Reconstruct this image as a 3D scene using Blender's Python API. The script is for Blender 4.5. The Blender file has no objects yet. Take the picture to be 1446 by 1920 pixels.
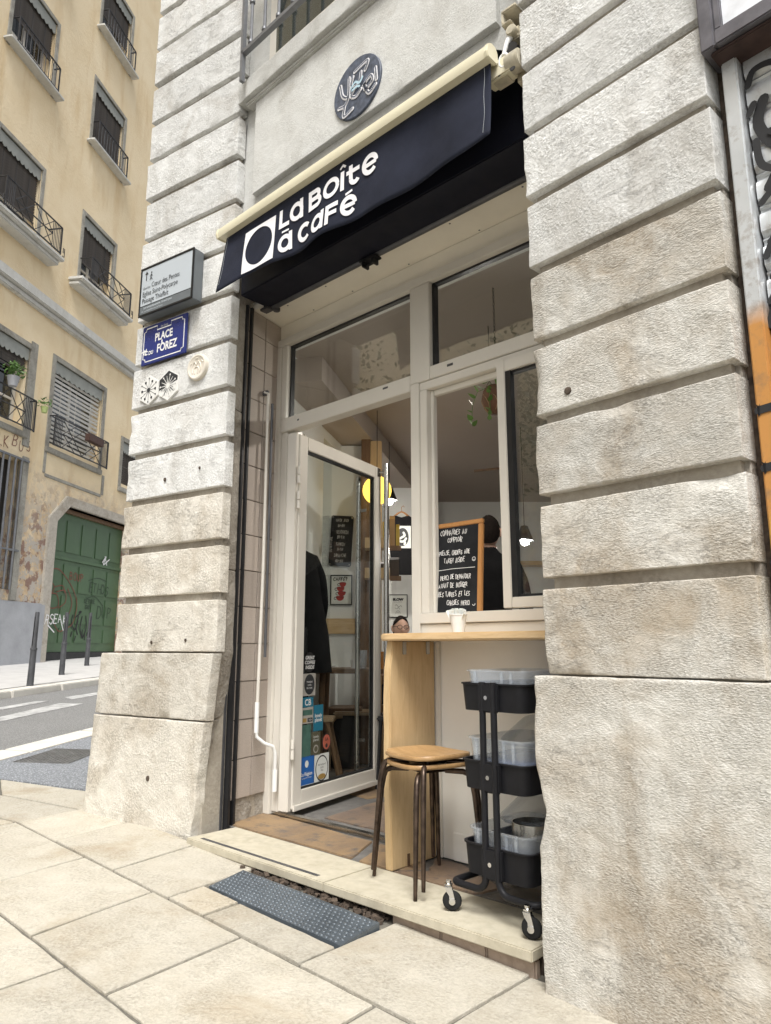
import bpy, bmesh, math, random
from mathutils import Vector, Matrix, noise
random.seed(11)
SC = bpy.context.scene
COL = SC.collection
R = math.radians

# ------------------------------------------------------------------ camera, sky, sun, exposure
cam = bpy.data.cameras.new('camera')
cam.sensor_fit = 'VERTICAL'; cam.sensor_height = 36.0
cam.lens = 36.0 * 1330.0 / 1920.0
cam.clip_start = 0.05; cam.clip_end = 600.0
camo = bpy.data.objects.new('camera', cam); COL.objects.link(camo)
camo.location = (0, 0, 0.89)
camo.rotation_euler = (R(90 + 10.85), 0, R(133 - 90))
SC.camera = camo
W = bpy.data.worlds.new('World'); SC.world = W; W.use_nodes = True
nt = W.node_tree; nt.nodes.clear()
sky = nt.nodes.new('ShaderNodeTexSky'); sky.sky_type = 'NISHITA'; sky.sun_disc = False
SUN_EL, SUN_AZ = 58.0, 312.0           # direction towards the sun: elevation, angle from +x
sky.sun_elevation = R(SUN_EL); sky.sun_rotation = R(90 - SUN_AZ)
sky.dust_density = 4.0; sky.air_density = 1.0; sky.ozone_density = 1.0
hs = nt.nodes.new('ShaderNodeHueSaturation'); hs.inputs['Saturation'].default_value = 0.22
bg = nt.nodes.new('ShaderNodeBackground'); bg.inputs['Strength'].default_value = 0.115
wo = nt.nodes.new('ShaderNodeOutputWorld')
nt.links.new(sky.outputs[0], hs.inputs['Color']); nt.links.new(hs.outputs[0], bg.inputs[0]); nt.links.new(bg.outputs[0], wo.inputs[0])
sun = bpy.data.lights.new('sun', 'SUN'); sun.energy = 1.8; sun.angle = R(24); sun.color = (1.0, .985, .96)
suno = bpy.data.objects.new('sun', sun); COL.objects.link(suno)
sd = Vector((math.cos(R(SUN_AZ)) * math.cos(R(SUN_EL)), math.sin(R(SUN_AZ)) * math.cos(R(SUN_EL)), math.sin(R(SUN_EL))))
suno.rotation_euler = sd.to_track_quat('Z', 'Y').to_euler()
suno.location = sd * 30
SC.view_settings.view_transform = 'Standard'; SC.view_settings.look = 'None'
SC.view_settings.gamma = 1.0; SC.view_settings.exposure = 0.93
SC.view_settings.use_curve_mapping = False

# ------------------------------------------------------------------ materials
MATS = {}
def nmat(name):
    m = bpy.data.materials.new(name); m.use_nodes = True
    t = m.node_tree; b = t.nodes['Principled BSDF']
    MATS[name] = m
    return m, t, b
def N(t, kind, **kw):
    n = t.nodes.new(kind)
    for k, v in kw.items():
        if k in n.inputs: n.inputs[k].default_value = v
        else: setattr(n, k, v)
    return n
def coords(t, scale=(1, 1, 1), out='Object'):
    tc = t.nodes.new('ShaderNodeTexCoord'); mp = t.nodes.new('ShaderNodeMapping')
    mp.inputs['Scale'].default_value = scale
    t.links.new(tc.outputs[out], mp.inputs[0]); return mp.outputs[0]
def tex(t, co, scale, detail=4.0, rough=.6, dist=0.0):
    n = t.nodes.new('ShaderNodeTexNoise'); n.inputs['Scale'].default_value = scale
    n.inputs['Detail'].default_value = detail; n.inputs['Roughness'].default_value = rough
    n.inputs['Distortion'].default_value = dist
    t.links.new(co, n.inputs['Vector']); return n.outputs['Fac']
def voro(t, co, scale, feature='F1'):
    n = t.nodes.new('ShaderNodeTexVoronoi'); n.inputs['Scale'].default_value = scale; n.feature = feature
    t.links.new(co, n.inputs['Vector']); return n.outputs['Distance']
def ramp(t, fac, a, b, ca=(0, 0, 0), cb=(1, 1, 1)):
    n = t.nodes.new('ShaderNodeValToRGB'); e = n.color_ramp.elements
    e[0].position = a; e[0].color = (*ca, 1); e[1].position = b; e[1].color = (*cb, 1)
    t.links.new(fac, n.inputs[0]); return n.outputs[0]
def mix(t, fac, a, b, mode='MIX'):
    n = t.nodes.new('ShaderNodeMix'); n.data_type = 'RGBA'; n.blend_type = mode
    for s, v in ((n.inputs[0], fac), (n.inputs[6], a), (n.inputs[7], b)):
        if isinstance(v, (int, float)): s.default_value = v
        elif isinstance(v, tuple): s.default_value = (*v, 1)
        else: t.links.new(v, s)
    return n.outputs[2]
def math_(t, op, a, b=0.0):
    n = t.nodes.new('ShaderNodeMath'); n.operation = op
    for s, v in ((n.inputs[0], a), (n.inputs[1], b)):
        if isinstance(v, (int, float)): s.default_value = v
        else: t.links.new(v, s)
    return n.outputs[0]
def bump(t, b, h, strength, dist, prev=None):
    n = t.nodes.new('ShaderNodeBump'); n.inputs['Strength'].default_value = strength; n.inputs['Distance'].default_value = dist
    t.links.new(h, n.inputs['Height'])
    if prev is not None: t.links.new(prev, n.inputs['Normal'])
    t.links.new(n.outputs[0], b.inputs['Normal']); return n.outputs[0]
def rnd(t):
    return t.nodes.new('ShaderNodeObjectInfo').outputs['Random']
def setc(t, b, c):
    if isinstance(c, tuple): b.inputs['Base Color'].default_value = (*c, 1)
    else: t.links.new(c, b.inputs['Base Color'])

def plain(name, c, rough=.5, metal=0.0, var=.12, vs=18.0, bmp=0.0, bs=120.0, spec=None, rv=.0):
    """a colour with slight uneven wear, a little relief"""
    m, t, b = nmat(name)
    co = coords(t)
    n = tex(t, co, vs, 5, .6)
    d = tuple(max(0, x * (1 - var)) for x in c); l = tuple(min(1, x * (1 + var)) for x in c)
    setc(t, b, ramp(t, n, .3, .7, d, l))
    r = ramp(t, tex(t, co, vs * .6, 4), .3, .75, (max(.03, rough - .08),) * 3, (min(1, rough + .1),) * 3)
    t.links.new(r, b.inputs['Roughness'])
    b.inputs['Metallic'].default_value = metal
    if bmp: bump(t, b, tex(t, co, bs, 4, .6), bmp, .004)
    if spec is not None: b.inputs['Specular IOR Level'].default_value = spec
    return m

def stone(name, light, mid, stain, hammer=70.0, bmp=.5, dist=.006, stain_lo=.52, stain_hi=.72, veins=True, weather=.35, hatch=False, spots=False, fc=.28):
    """dressed limestone: mottled, pitted, weather stains with their own shapes, each block a bit different"""
    m, t, b = nmat(name)
    co = coords(t)
    if hatch:
        rm = t.nodes.new('ShaderNodeMapping'); rm.inputs['Rotation'].default_value = (0, R(38), 0); rm.inputs['Scale'].default_value = (1.0, 1.0, 2.4)
        t.links.new(co, rm.inputs[0]); fine = tex(t, rm.outputs[0], hammer, 4, .6, .3)
    else: fine = tex(t, co, hammer, 5, .62)
    big = tex(t, co, 2.6, 6, .6, .6)
    med = tex(t, co, 9.0, 5, .62)
    c = mix(t, ramp(t, med, .35, .7), light, mid)
    c = mix(t, math_(t, 'MULTIPLY', ramp(t, big, stain_lo, stain_hi), .8), c, stain)
    dk = tex(t, coords(t, (1.0, 1.0, .35)), 3.4, 7, .66, .4)
    c = mix(t, math_(t, 'MULTIPLY', ramp(t, dk, .53, .66), weather), c, tuple(x * .8 for x in stain))
    pale = tex(t, co, 4.3, 4, .55)
    c = mix(t, math_(t, 'MULTIPLY', ramp(t, pale, .6, .72), .45), c, tuple(min(.8, x * 1.18) for x in light))
    rid = math_(t, 'ABSOLUTE', math_(t, 'SUBTRACT', tex(t, co, hammer * .55, 3, .55, .5), .5))
    pits = ramp(t, rid, .0, .10)
    c = mix(t, .05, c, mix(t, pits, tuple(x * .62 for x in mid), light))
    if spots:
        vo_ = voro(t, co, 16); gate_ = ramp(t, tex(t, co, 2.7, 3), .5, .6)
        c = mix(t, math_(t, 'MULTIPLY', math_(t, 'SUBTRACT', 1.0, ramp(t, vo_, .08, .16)), math_(t, 'MULTIPLY', gate_, .5)), c, tuple(x * .45 for x in stain))
    fm = math_(t, 'MULTIPLY', ramp(t, tex(t, co, 7.0, 5, .6, .8), .36, .62, (.35,) * 3, (1.0,) * 3), fc)
    c = mix(t, fm, c, ramp(t, fine, .36, .62, tuple(x * .5 for x in mid), tuple(min(.85, x * 1.12) for x in light)))
    h = t.nodes.new('ShaderNodeHueSaturation'); t.links.new(c, h.inputs['Color'])
    t.links.new(ramp(t, rnd(t), 0, 1, (.88,) * 3, (1.06,) * 3), h.inputs['Value'])
    setc(t, b, h.outputs[0])
    b.inputs['Roughness'].default_value = .9
    b.inputs['Specular IOR Level'].default_value = .2
    hh = math_(t, 'ADD', math_(t, 'MULTIPLY', fine, 1.0), math_(t, 'MULTIPLY', pits, .05))
    msk = ramp(t, tex(t, co, 7.0, 5, .6, .8), .36, .62, (.25,) * 3, (1.0,) * 3)
    hh = math_(t, 'ADD', math_(t, 'MULTIPLY', hh, msk), math_(t, 'MULTIPLY', tex(t, co, 24.0, 6, .62), .55))
    nb = bump(t, b, hh, bmp, dist)
    if veins:
        # long ragged bedding cracks, lying near the horizontal
        cv = coords(t, (1.0, 1.0, 3.2))
        w = tex(t, cv, 3.2, 9, .68, .4)
        crack = ramp(t, math_(t, 'ABSOLUTE', math_(t, 'SUBTRACT', w, .5)), .0, .006)
        gate = ramp(t, tex(t, co, 2.3, 2), .52, .60)
        ck = math_(t, 'SUBTRACT', 1.0, math_(t, 'MULTIPLY', math_(t, 'SUBTRACT', 1.0, crack), gate))
        bump(t, b, ck, .6, .008, nb)
        c2 = mix(t, math_(t, 'MULTIPLY', math_(t, 'SUBTRACT', 1.0, ck), .35), h.outputs[0], tuple(x * .4 for x in stain))
        setc(t, b, c2)
    return m

LS = stone('limestone', (.74, .74, .715), (.61, .605, .575), (.36, .32, .26), 105, .9, .007, .52, .71, True, .48, False, False, .40)
LSH = stone('limestone_hammered', (.665, .648, .598), (.505, .482, .43), (.33, .255, .165), 100, .9, .009, .43, .61, True, .78, True, False, .50)
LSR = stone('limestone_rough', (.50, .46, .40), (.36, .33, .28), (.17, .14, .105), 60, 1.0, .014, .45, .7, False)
LSB = stone('limestone_beige', (.71, .675, .60), (.58, .545, .47), (.36, .295, .21), 100, .9, .008, .48, .66, True, .55, False, False, .42)
LSP = stone('limestone_panel', (.63, .63, .60), (.55, .545, .51), (.36, .33, .275), 120, .5, .006, .58, .75, False, .3)
GROOVE = stone('limestone_joint', (.47, .43, .36), (.38, .34, .28), (.22, .185, .14), 60, .5, .006, .45, .7, False)
SLAB = stone('paving_limestone', (.515, .482, .408), (.45, .412, .335), (.33, .265, .175), 95, .9, .006, .52, .72, False, .16, False, True, .38)
TREAD = stone('step_limestone', (.56, .515, .405), (.50, .455, .345), (.37, .315, .225), 22, .10, .002, .6, .78, False)
TERRA = stone('riser_brick', (.42, .335, .265), (.34, .265, .21), (.20, .15, .115), 40, .35, .004, .5, .7, False)
GREYST = stone('grey_surround', (.40, .385, .34), (.31, .30, .265), (.19, .175, .15), 30, .4, .008, .45, .68, False)

def plaster(name, a, b_, stain, peel):
    m, t, b = nmat(name)
    co = coords(t)
    c = mix(t, ramp(t, tex(t, co, 1.1, 6, .6, .5), .35, .68), a, b_)
    stv = coords(t, (1.3, 1.3, .25))
    c = mix(t, math_(t, 'MULTIPLY', ramp(t, tex(t, stv, 1.4, 6, .62), .52, .72), .75), c, stain)
    # old repairs and peeled paint on the lowest storey
    sep = t.nodes.new('ShaderNodeSeparateXYZ'); t.links.new(co, sep.inputs[0])
    low = ramp(t, math_(t, 'ADD', sep.outputs['Z'], math_(t, 'MULTIPLY', tex(t, co, .9, 4), 2.2)), .0, 1.0)
    lowm = t.nodes.new('ShaderNodeMapRange'); lowm.inputs[1].default_value = 3.6; lowm.inputs[2].default_value = 5.4
    lowm.inputs[3].default_value = 1.0; lowm.inputs[4].default_value = 0.0
    t.links.new(math_(t, 'ADD', sep.outputs['Z'], math_(t, 'MULTIPLY', tex(t, co, 1.3, 5), 1.2)), lowm.inputs[0])
    fl = ramp(t, tex(t, co, 5.5, 9, .7, .3), .46, .52)
    c = mix(t, math_(t, 'MULTIPLY', lowm.outputs[0], ramp(t, tex(t, co, 2.4, 6, .6), .3, .6)), c, peel)
    c = mix(t, math_(t, 'MULTIPLY', math_(t, 'MULTIPLY', lowm.outputs[0], fl), .95), c, (.46, .42, .37))
    c = mix(t, math_(t, 'MULTIPLY', math_(t, 'MULTIPLY', lowm.outputs[0], ramp(t, tex(t, co, 3.7, 7, .68), .52, .56)), .85), c, (.24, .135, .10))
    setc(t, b, c); b.inputs['Roughness'].default_value = .92
    bump(t, b, math_(t, 'ADD', tex(t, co, 14, 8, .7), math_(t, 'MULTIPLY', fl, math_(t, 'MULTIPLY', lowm.outputs[0], .5))), .5, .03)
    return m
OCHRE = plaster('ochre_plaster', (.83, .70, .485), (.76, .615, .395), (.63, .455, .24), (.46, .325, .20))

def wood(name, a, b_, knot, scale=1.0, axis='X', rough=.5):
    m, t, b = nmat(name)
    st = {'X': (1, 9, 9), 'Y': (9, 1, 9), 'Z': (9, 9, 1)}[axis]
    co = coords(t, tuple(s * scale for s in st))
    g = tex(t, co, 3.0, 8, .65, .8)
    fi = tex(t, co, 14.0, 5, .6, .2)
    c = mix(t, ramp(t, g, .35, .66), a, b_)
    c = mix(t, math_(t, 'MULTIPLY', ramp(t, fi, .5, .75), .4), c, knot)
    k = tex(t, coords(t, (2.2, 2.2, 2.2)), 2.0, 2)
    c = mix(t, math_(t, 'MULTIPLY', ramp(t, k, .66, .74), .6), c, knot)
    setc(t, b, c)
    b.inputs['Roughness'].default_value = rough
    bump(t, b, g, .25, .004)
    return m
PINE = wood('pine_board', (.60, .44, .245), (.52, .365, .19), (.34, .21, .09), 1.0, 'Z', .42)
PINETOP = wood('pine_counter', (.68, .50, .29), (.58, .40, .20), (.36, .21, .09), 1.0, 'X', .4)
STOOLW = wood('stool_seat_wood', (.46, .29, .135), (.34, .20, .085), (.17, .09, .035), 1.6, 'X', .38)
DARKW = wood('dark_wood', (.20, .115, .06), (.14, .08, .04), (.06, .03, .015), 1.2, 'Z', .5)
BEECH = wood('beech', (.42, .30, .18), (.34, .235, .135), (.2, .13, .07), 1.5, 'Z', .45)

FRAME = plain('cream_lacquer', (.68, .645, .575), .36, 0, .055, 2.2, .05, 60)
WHITEP = plain('white_panel', (.82, .80, .74), .4, 0, .04, 3, .05, 30)
SOFFIT = plain('cream_soffit', (.80, .755, .655), .6, 0, .05, 4, .1, 25)
CREAMMET = plain('cream_metal', (.70, .65, .48), .35, 0, .05, 5)
CREAMOLD = plain('weathered_cream_metal', (.50, .455, .35), .5, 0, .35, 14, .15, 60)
NAVY = plain('navy_canvas', (.018, .021, .035), .85, 0, .28, 5, .35, 500, spec=.2)
NAVYBOX = plain('navy_housing', (.009, .010, .018), .6, 0, .1, 10, spec=.2)
LETTER = plain('white_print', (.80, .79, .80), .7, 0, .02, 10)
BLACKMET = plain('black_metal', (.012, .012, .013), .45, 0, .25, 12, .05)
GREYMET = plain('grey_metal', (.10, .10, .105), .45, .4, .2, 10, .05)
STEEL = plain('brushed_steel', (.50, .49, .47), .26, 1.0, .03, 6)
CHROME = plain('chrome', (.70, .70, .70), .16, 1.0, .03, 8)
RUSTSTEEL = plain('worn_brown_steel', (.075, .052, .038), .34, .7, .5, 25, .08, 90)
BLACKPL = plain('black_powder_coat', (.013, .013, .015), .48, 0, .15, 20, .05, 500, spec=.2)
RUBBER = plain('black_rubber', (.018, .018, .018), .75, 0, .2, 20, spec=.2)
SLATE = plain('blackboard', (.018, .019, .021), .75, 0, .45, 6, .04, 40, spec=.2)
CHALK = plain('chalk', (.78, .77, .75), .95, 0, .15, 60)
CHALKDIM = plain('faint_chalk', (.42, .41, .40), .95, 0, .25, 60)
OAKTRIM = wood('orange_frame_wood', (.52, .26, .09), (.44, .205, .065), (.3, .13, .04), 3, 'Z', .45)
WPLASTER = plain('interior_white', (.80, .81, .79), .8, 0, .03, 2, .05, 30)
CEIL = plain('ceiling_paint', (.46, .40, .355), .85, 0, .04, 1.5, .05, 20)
GREENP = plain('green_door_paint', (.070, .128, .062), .42, 0, .1, 2.5, .06, 30)
GREYPL = plain('grey_render', (.36, .37, .39), .9, 0, .12, 3, 1.0, 26)
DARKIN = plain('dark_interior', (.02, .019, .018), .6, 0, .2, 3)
CURTAIN = plain('pale_curtain', (.55, .54, .5), .8, 0, .1, 8)
WSLAT = plain('white_slat', (.74, .74, .72), .5, 0, .06, 6)
DSLAT = plain('dark_slat', (.085, .075, .068), .7, 0, .3, 6)
ZINC = plain('grey_lambrequin', (.285, .295, .27), .55, 0, .15, 4, .1, 20)
IRON = plain('wrought_iron', (.035, .035, .038), .5, .3, .3, 14)
BOLL = plain('bollard_paint', (.075, .077, .082), .5, .2, .25, 9, .08)
GREYIRON = plain('grey_painted_iron', (.16, .165, .175), .42, .2, .15, 14, .05)
KERB = plain('kerb_stone', (.60, .575, .52), .85, 0, .08, 5, .25, 60)
MORTAR = plain('joint_mortar', (.14, .13, .108), .95, 0, .25, 25, .4, 90)
FARPAVE = plain('far_pavement_asphalt', (.50, .49, .47), .9, 0, .08, 4, .3, 50)
COBBLE = plain('cobble', (.30, .285, .26), .85, 0, .2, 9, .5, 50)
RDWHITE = plain('road_paint', (.40, .40, .39), .85, 0, .35, 9, .3, 90)
IRONPLATE = plain('cast_iron_plate', (.22, .22, .215), .5, .5, .2, 16, .1)
ENAMELB = plain('blue_enamel', (.022, .034, .17), .3, 0, .12, 8)
ENAMELW = plain('white_enamel', (.78, .78, .76), .35, 0, .04, 10)
SIGNGREY = plain('sign_face_grey', (.46, .50, .53), .35, 0, .03, 4)
SIGNDARK = plain('sign_band', (.13, .145, .155), .4, 0, .1, 6)
INK = plain('dark_ink', (.025, .027, .03), .6, 0, .05, 10)
TILEW = plain('white_glazed_tile', (.74, .735, .70), .25, 0, .03, 10)
PLASTERW = plain('cast_plaster', (.66, .61, .52), .85, 0, .07, 30, .3, 60)
SKIN = plain('skin', (.58, .37, .28), .55, 0, .06, 8)
HAIR = plain('dark_hair', (.014, .010, .008), .8, 0, .4, 60, .8, 150, spec=.15)
BLACKCL = plain('black_cloth', (.010, .010, .011), .9, 0, .2, 14, .3, 160, spec=.2)
WHITECL = plain('white_cloth', (.66, .65, .63), .9, 0, .05, 14, .3, 100)
NAVYCL = plain('navy_trousers', (.012, .014, .022), .9, 0, .2, 10, .3, 120)
LEAF = plain('leaf_green', (.06, .115, .03), .5, 0, .35, 9)
LEAFD = plain('plant_leaf', (.10, .20, .045), .45, 0, .4, 9)
TERRACOTTA = plain('terracotta', (.15, .075, .045), .75, 0, .3, 10, .3, 40)
BARK = plain('bark', (.12, .09, .06), .9, 0, .3, 9, .8, 30)
REDINK = plain('red_ink', (.42, .05, .045), .6, 0, .12, 20)
PAPER = plain('paper', (.72, .74, .70), .7, 0, .02, 10)
GRAFBLACK = plain('black_spray', (.014, .014, .015), .6, 0, .2, 10)
GRAFBROWN = plain('brown_spray', (.10, .05, .03), .6, 0, .3, 10)
GRAFRED = plain('red_brown_spray', (.20, .06, .04), .6, 0, .2, 10)
GRAFWHITE = plain('white_spray', (.72, .72, .72), .6, 0, .08, 10)
GRAFDK = plain('dark_green_spray', (.035, .06, .035), .6, 0, .2, 10)
BLUEINK = plain('blue_sticker', (.022, .13, .42), .4, 0, .06, 8)
TEALINK = plain('teal_sticker', (.02, .17, .26), .4, 0, .06, 8)
GREENINK = plain('green_sticker', (.07, .15, .12), .4, 0, .3, 18)
OLIVEINK = plain('olive_sticker', (.10, .095, .06), .4, 0, .2, 18)
GREYINK = plain('grey_sticker', (.40, .38, .34), .4, 0, .1, 18)
GOLDINK = plain('gold_ink', (.42, .27, .08), .4, .2, .1, 18)
CORALINK = plain('coral_sticker', (.50, .13, .08), .4, 0, .15, 18)
BLUEPL = plain('blue_cloth_inside', (.05, .075, .16), .8, 0, .3, 14)
KRAFT = plain('kraft_bag', (.36, .24, .13), .8, 0, .12, 10)
YELLOWP = plain('yellow_pack', (.52, .38, .06), .6, 0, .12, 10)
BROWNBOX = plain('brown_box', (.055, .04, .03), .6, 0, .3, 10)
LIGHTBLUE = plain('pale_blue_ink', (.42, .58, .66), .6, 0, .1, 20)
DISC = plain('disc_face', (.075, .09, .125), .5, 0, .55, 26)
DIRT_SHADE = plain('dirt_and_hole_shade', (.075, .055, .04), .95, 0, .6, 40, .8, 60)

def tiles_mat():
    m, t, b = nmat('beige_tile')
    co = coords(t)
    c = mix(t, ramp(t, tex(t, co, 6, 5), .3, .7), (.445, .385, .335), (.38, .325, .28))
    c = mix(t, .35, c, ramp(t, tex(t, co, 160, 3), .35, .65, (.30, .25, .215), (.53, .465, .405)))
    h = t.nodes.new('ShaderNodeHueSaturation'); t.links.new(c, h.inputs['Color'])
    t.links.new(ramp(t, rnd(t), 0, 1, (.88,) * 3, (1.08,) * 3), h.inputs['Value'])
    setc(t, b, h.outputs[0]); b.inputs['Roughness'].default_value = .5
    bump(t, b, tex(t, co, 120, 3), .12, .003); return m
TILE = tiles_mat()
def asphalt(name, a, b_, speck):
    m, t, b = nmat(name)
    co = coords(t)
    c = mix(t, ramp(t, tex(t, co, 1.2, 5), .35, .65), a, b_)
    v = ramp(t, voro(t, co, 70), .1, .5)
    c = mix(t, .6, c, mix(t, v, speck, tuple(x * .55 for x in a)))
    setc(t, b, c); b.inputs['Roughness'].default_value = .88
    bump(t, b, v, .5, .004); return m
ROADM = asphalt('road_asphalt', (.24, .24, .235), (.20, .20, .195), (.42, .415, .40))
PATCHM = asphalt('blue_grey_asphalt', (.25, .265, .285), (.21, .225, .25), (.56, .58, .60))
RAMPM = plain('grey_ramp_coating', (.10, .118, .135), .27, .2, .2, 7, .1, 60)
def flag(name, a, b_, c_):
    m, t, b = nmat(name)
    co = coords(t)
    c = mix(t, ramp(t, tex(t, co, 4, 7, .65, .6), .4, .62), a, b_)
    c = mix(t, ramp(t, tex(t, co, 9, 6, .65), .52, .68), c, c_)
    setc(t, b, c); b.inputs['Roughness'].default_value = .6
    bump(t, b, tex(t, co, 24, 8, .7), .6, .012); return m
FLAG1 = flag('ochre_flagstone', (.29, .195, .105), (.20, .14, .09), (.12, .10, .085))
FLAG2 = flag('brown_flagstone', (.23, .16, .105), (.17, .125, .095), (.10, .085, .075))
FLAG3 = flag('grey_flagstone', (.20, .185, .165), (.15, .14, .13), (.22, .14, .08))
FLAGJ = plain('flag_mortar', (.125, .118, .108), .9, 0, .3, 12, .6, 40)

def glass(name, rough=.0, tint=(.97, .985, .98), dens=.11):
    """thin pane: see-through with a fresnel mirror on top"""
    m, t, b = nmat(name)
    t.nodes.remove(b)
    tr = N(t, 'ShaderNodeBsdfTransparent'); tr.inputs[0].default_value = (*tint, 1)
    gl = N(t, 'ShaderNodeBsdfGlossy'); gl.inputs['Roughness'].default_value = rough
    lw = N(t, 'ShaderNodeLayerWeight'); lw.inputs['Blend'].default_value = .5
    f2 = math_(t, 'ADD', math_(t, 'MULTIPLY', math_(t, 'POWER', lw.outputs['Facing'], 5.0), .9), dens)
    mx = N(t, 'ShaderNodeMixShader'); t.links.new(f2, mx.inputs[0]); t.links.new(tr.outputs[0], mx.inputs[1]); t.links.new(gl.outputs[0], mx.inputs[2])
    t.links.new(mx.outputs[0], t.nodes['Material Output'].inputs[0])
    return m
GLASS = glass('window_glass')
GLASSC = glass('door_glass', .0, (.95, .97, .965), .028)
GLASSD = glass('dark_window_glass', .0, (.55, .58, .58), .10)
def clearpl():
    m, t, b = nmat('clear_plastic')
    t.nodes.remove(b)
    tr = N(t, 'ShaderNodeBsdfTransparent'); tr.inputs[0].default_value = (.93, .95, .97, 1)
    df = N(t, 'ShaderNodeBsdfDiffuse'); df.inputs[0].default_value = (.80, .84, .88, 1)
    gl = N(t, 'ShaderNodeBsdfGlossy'); gl.inputs['Roughness'].default_value = .12
    m1 = N(t, 'ShaderNodeMixShader'); m1.inputs[0].default_value = .17
    t.links.new(tr.outputs[0], m1.inputs[1]); t.links.new(df.outputs[0], m1.inputs[2])
    lw = N(t, 'ShaderNodeLayerWeight'); lw.inputs['Blend'].default_value = .5
    fr = math_(t, 'ADD', math_(t, 'MULTIPLY', math_(t, 'POWER', lw.outputs['Facing'], 5.0), .9), .04)
    m2 = N(t, 'ShaderNodeMixShader'); t.links.new(fr, m2.inputs[0]); t.links.new(m1.outputs[0], m2.inputs[1]); t.links.new(gl.outputs[0], m2.inputs[2])
    t.links.new(m2.outputs[0], t.nodes['Material Output'].inputs[0]); return m
CLEAR = clearpl()
def lamp(name, c, s):
    m, t, b = nmat(name)
    b.inputs['Base Color'].default_value = (*c, 1)
    b.inputs['Emission Color'].default_value = (*c, 1); b.inputs['Emission Strength'].default_value = s
    return m
GLOBE = lamp('lit_yellow_globe', (1.0, .66, .10), 1.1)
BULB = lamp('lit_white_shade', (1.0, .94, .86), 380.0)
def shutter_paint():
    m, t, b = nmat('sprayed_shutter')
    co = coords(t)
    sep = t.nodes.new('ShaderNodeSeparateXYZ')
    g = t.nodes.new('ShaderNodeNewGeometry'); t.links.new(g.outputs['Position'], sep.inputs[0])
    zed = math_(t, 'ADD', sep.outputs['Z'], math_(t, 'MULTIPLY', math_(t, 'SUBTRACT', tex(t, g.outputs['Position'], 5, 4), .5), .12))
    f1 = t.nodes.new('ShaderNodeMapRange'); f1.inputs[1].default_value = 1.74; f1.inputs[2].default_value = 1.80; t.links.new(zed, f1.inputs[0])
    f2 = t.nodes.new('ShaderNodeMapRange'); f2.inputs[1].default_value = 1.02; f2.inputs[2].default_value = 1.22; t.links.new(zed, f2.inputs[0])
    metal = ramp(t, tex(t, co, 5, 5), .3, .7, (.52, .54, .55), (.66, .68, .69))
    c = mix(t, f2.outputs[0], (.50, .36, .06), (.50, .24, .07))
    c = mix(t, f1.outputs[0], c, metal)
    c = mix(t, math_(t, 'MULTIPLY', ramp(t, tex(t, g.outputs['Position'], 15, 7, .72), .52, .68), .6), c, (.20, .14, .09))
    setc(t, b, c)
    t.links.new(math_(t, 'MULTIPLY', f1.outputs[0], .35), b.inputs['Metallic'])
    b.inputs['Roughness'].default_value = .36
    return m
SHUT = shutter_paint()

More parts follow.
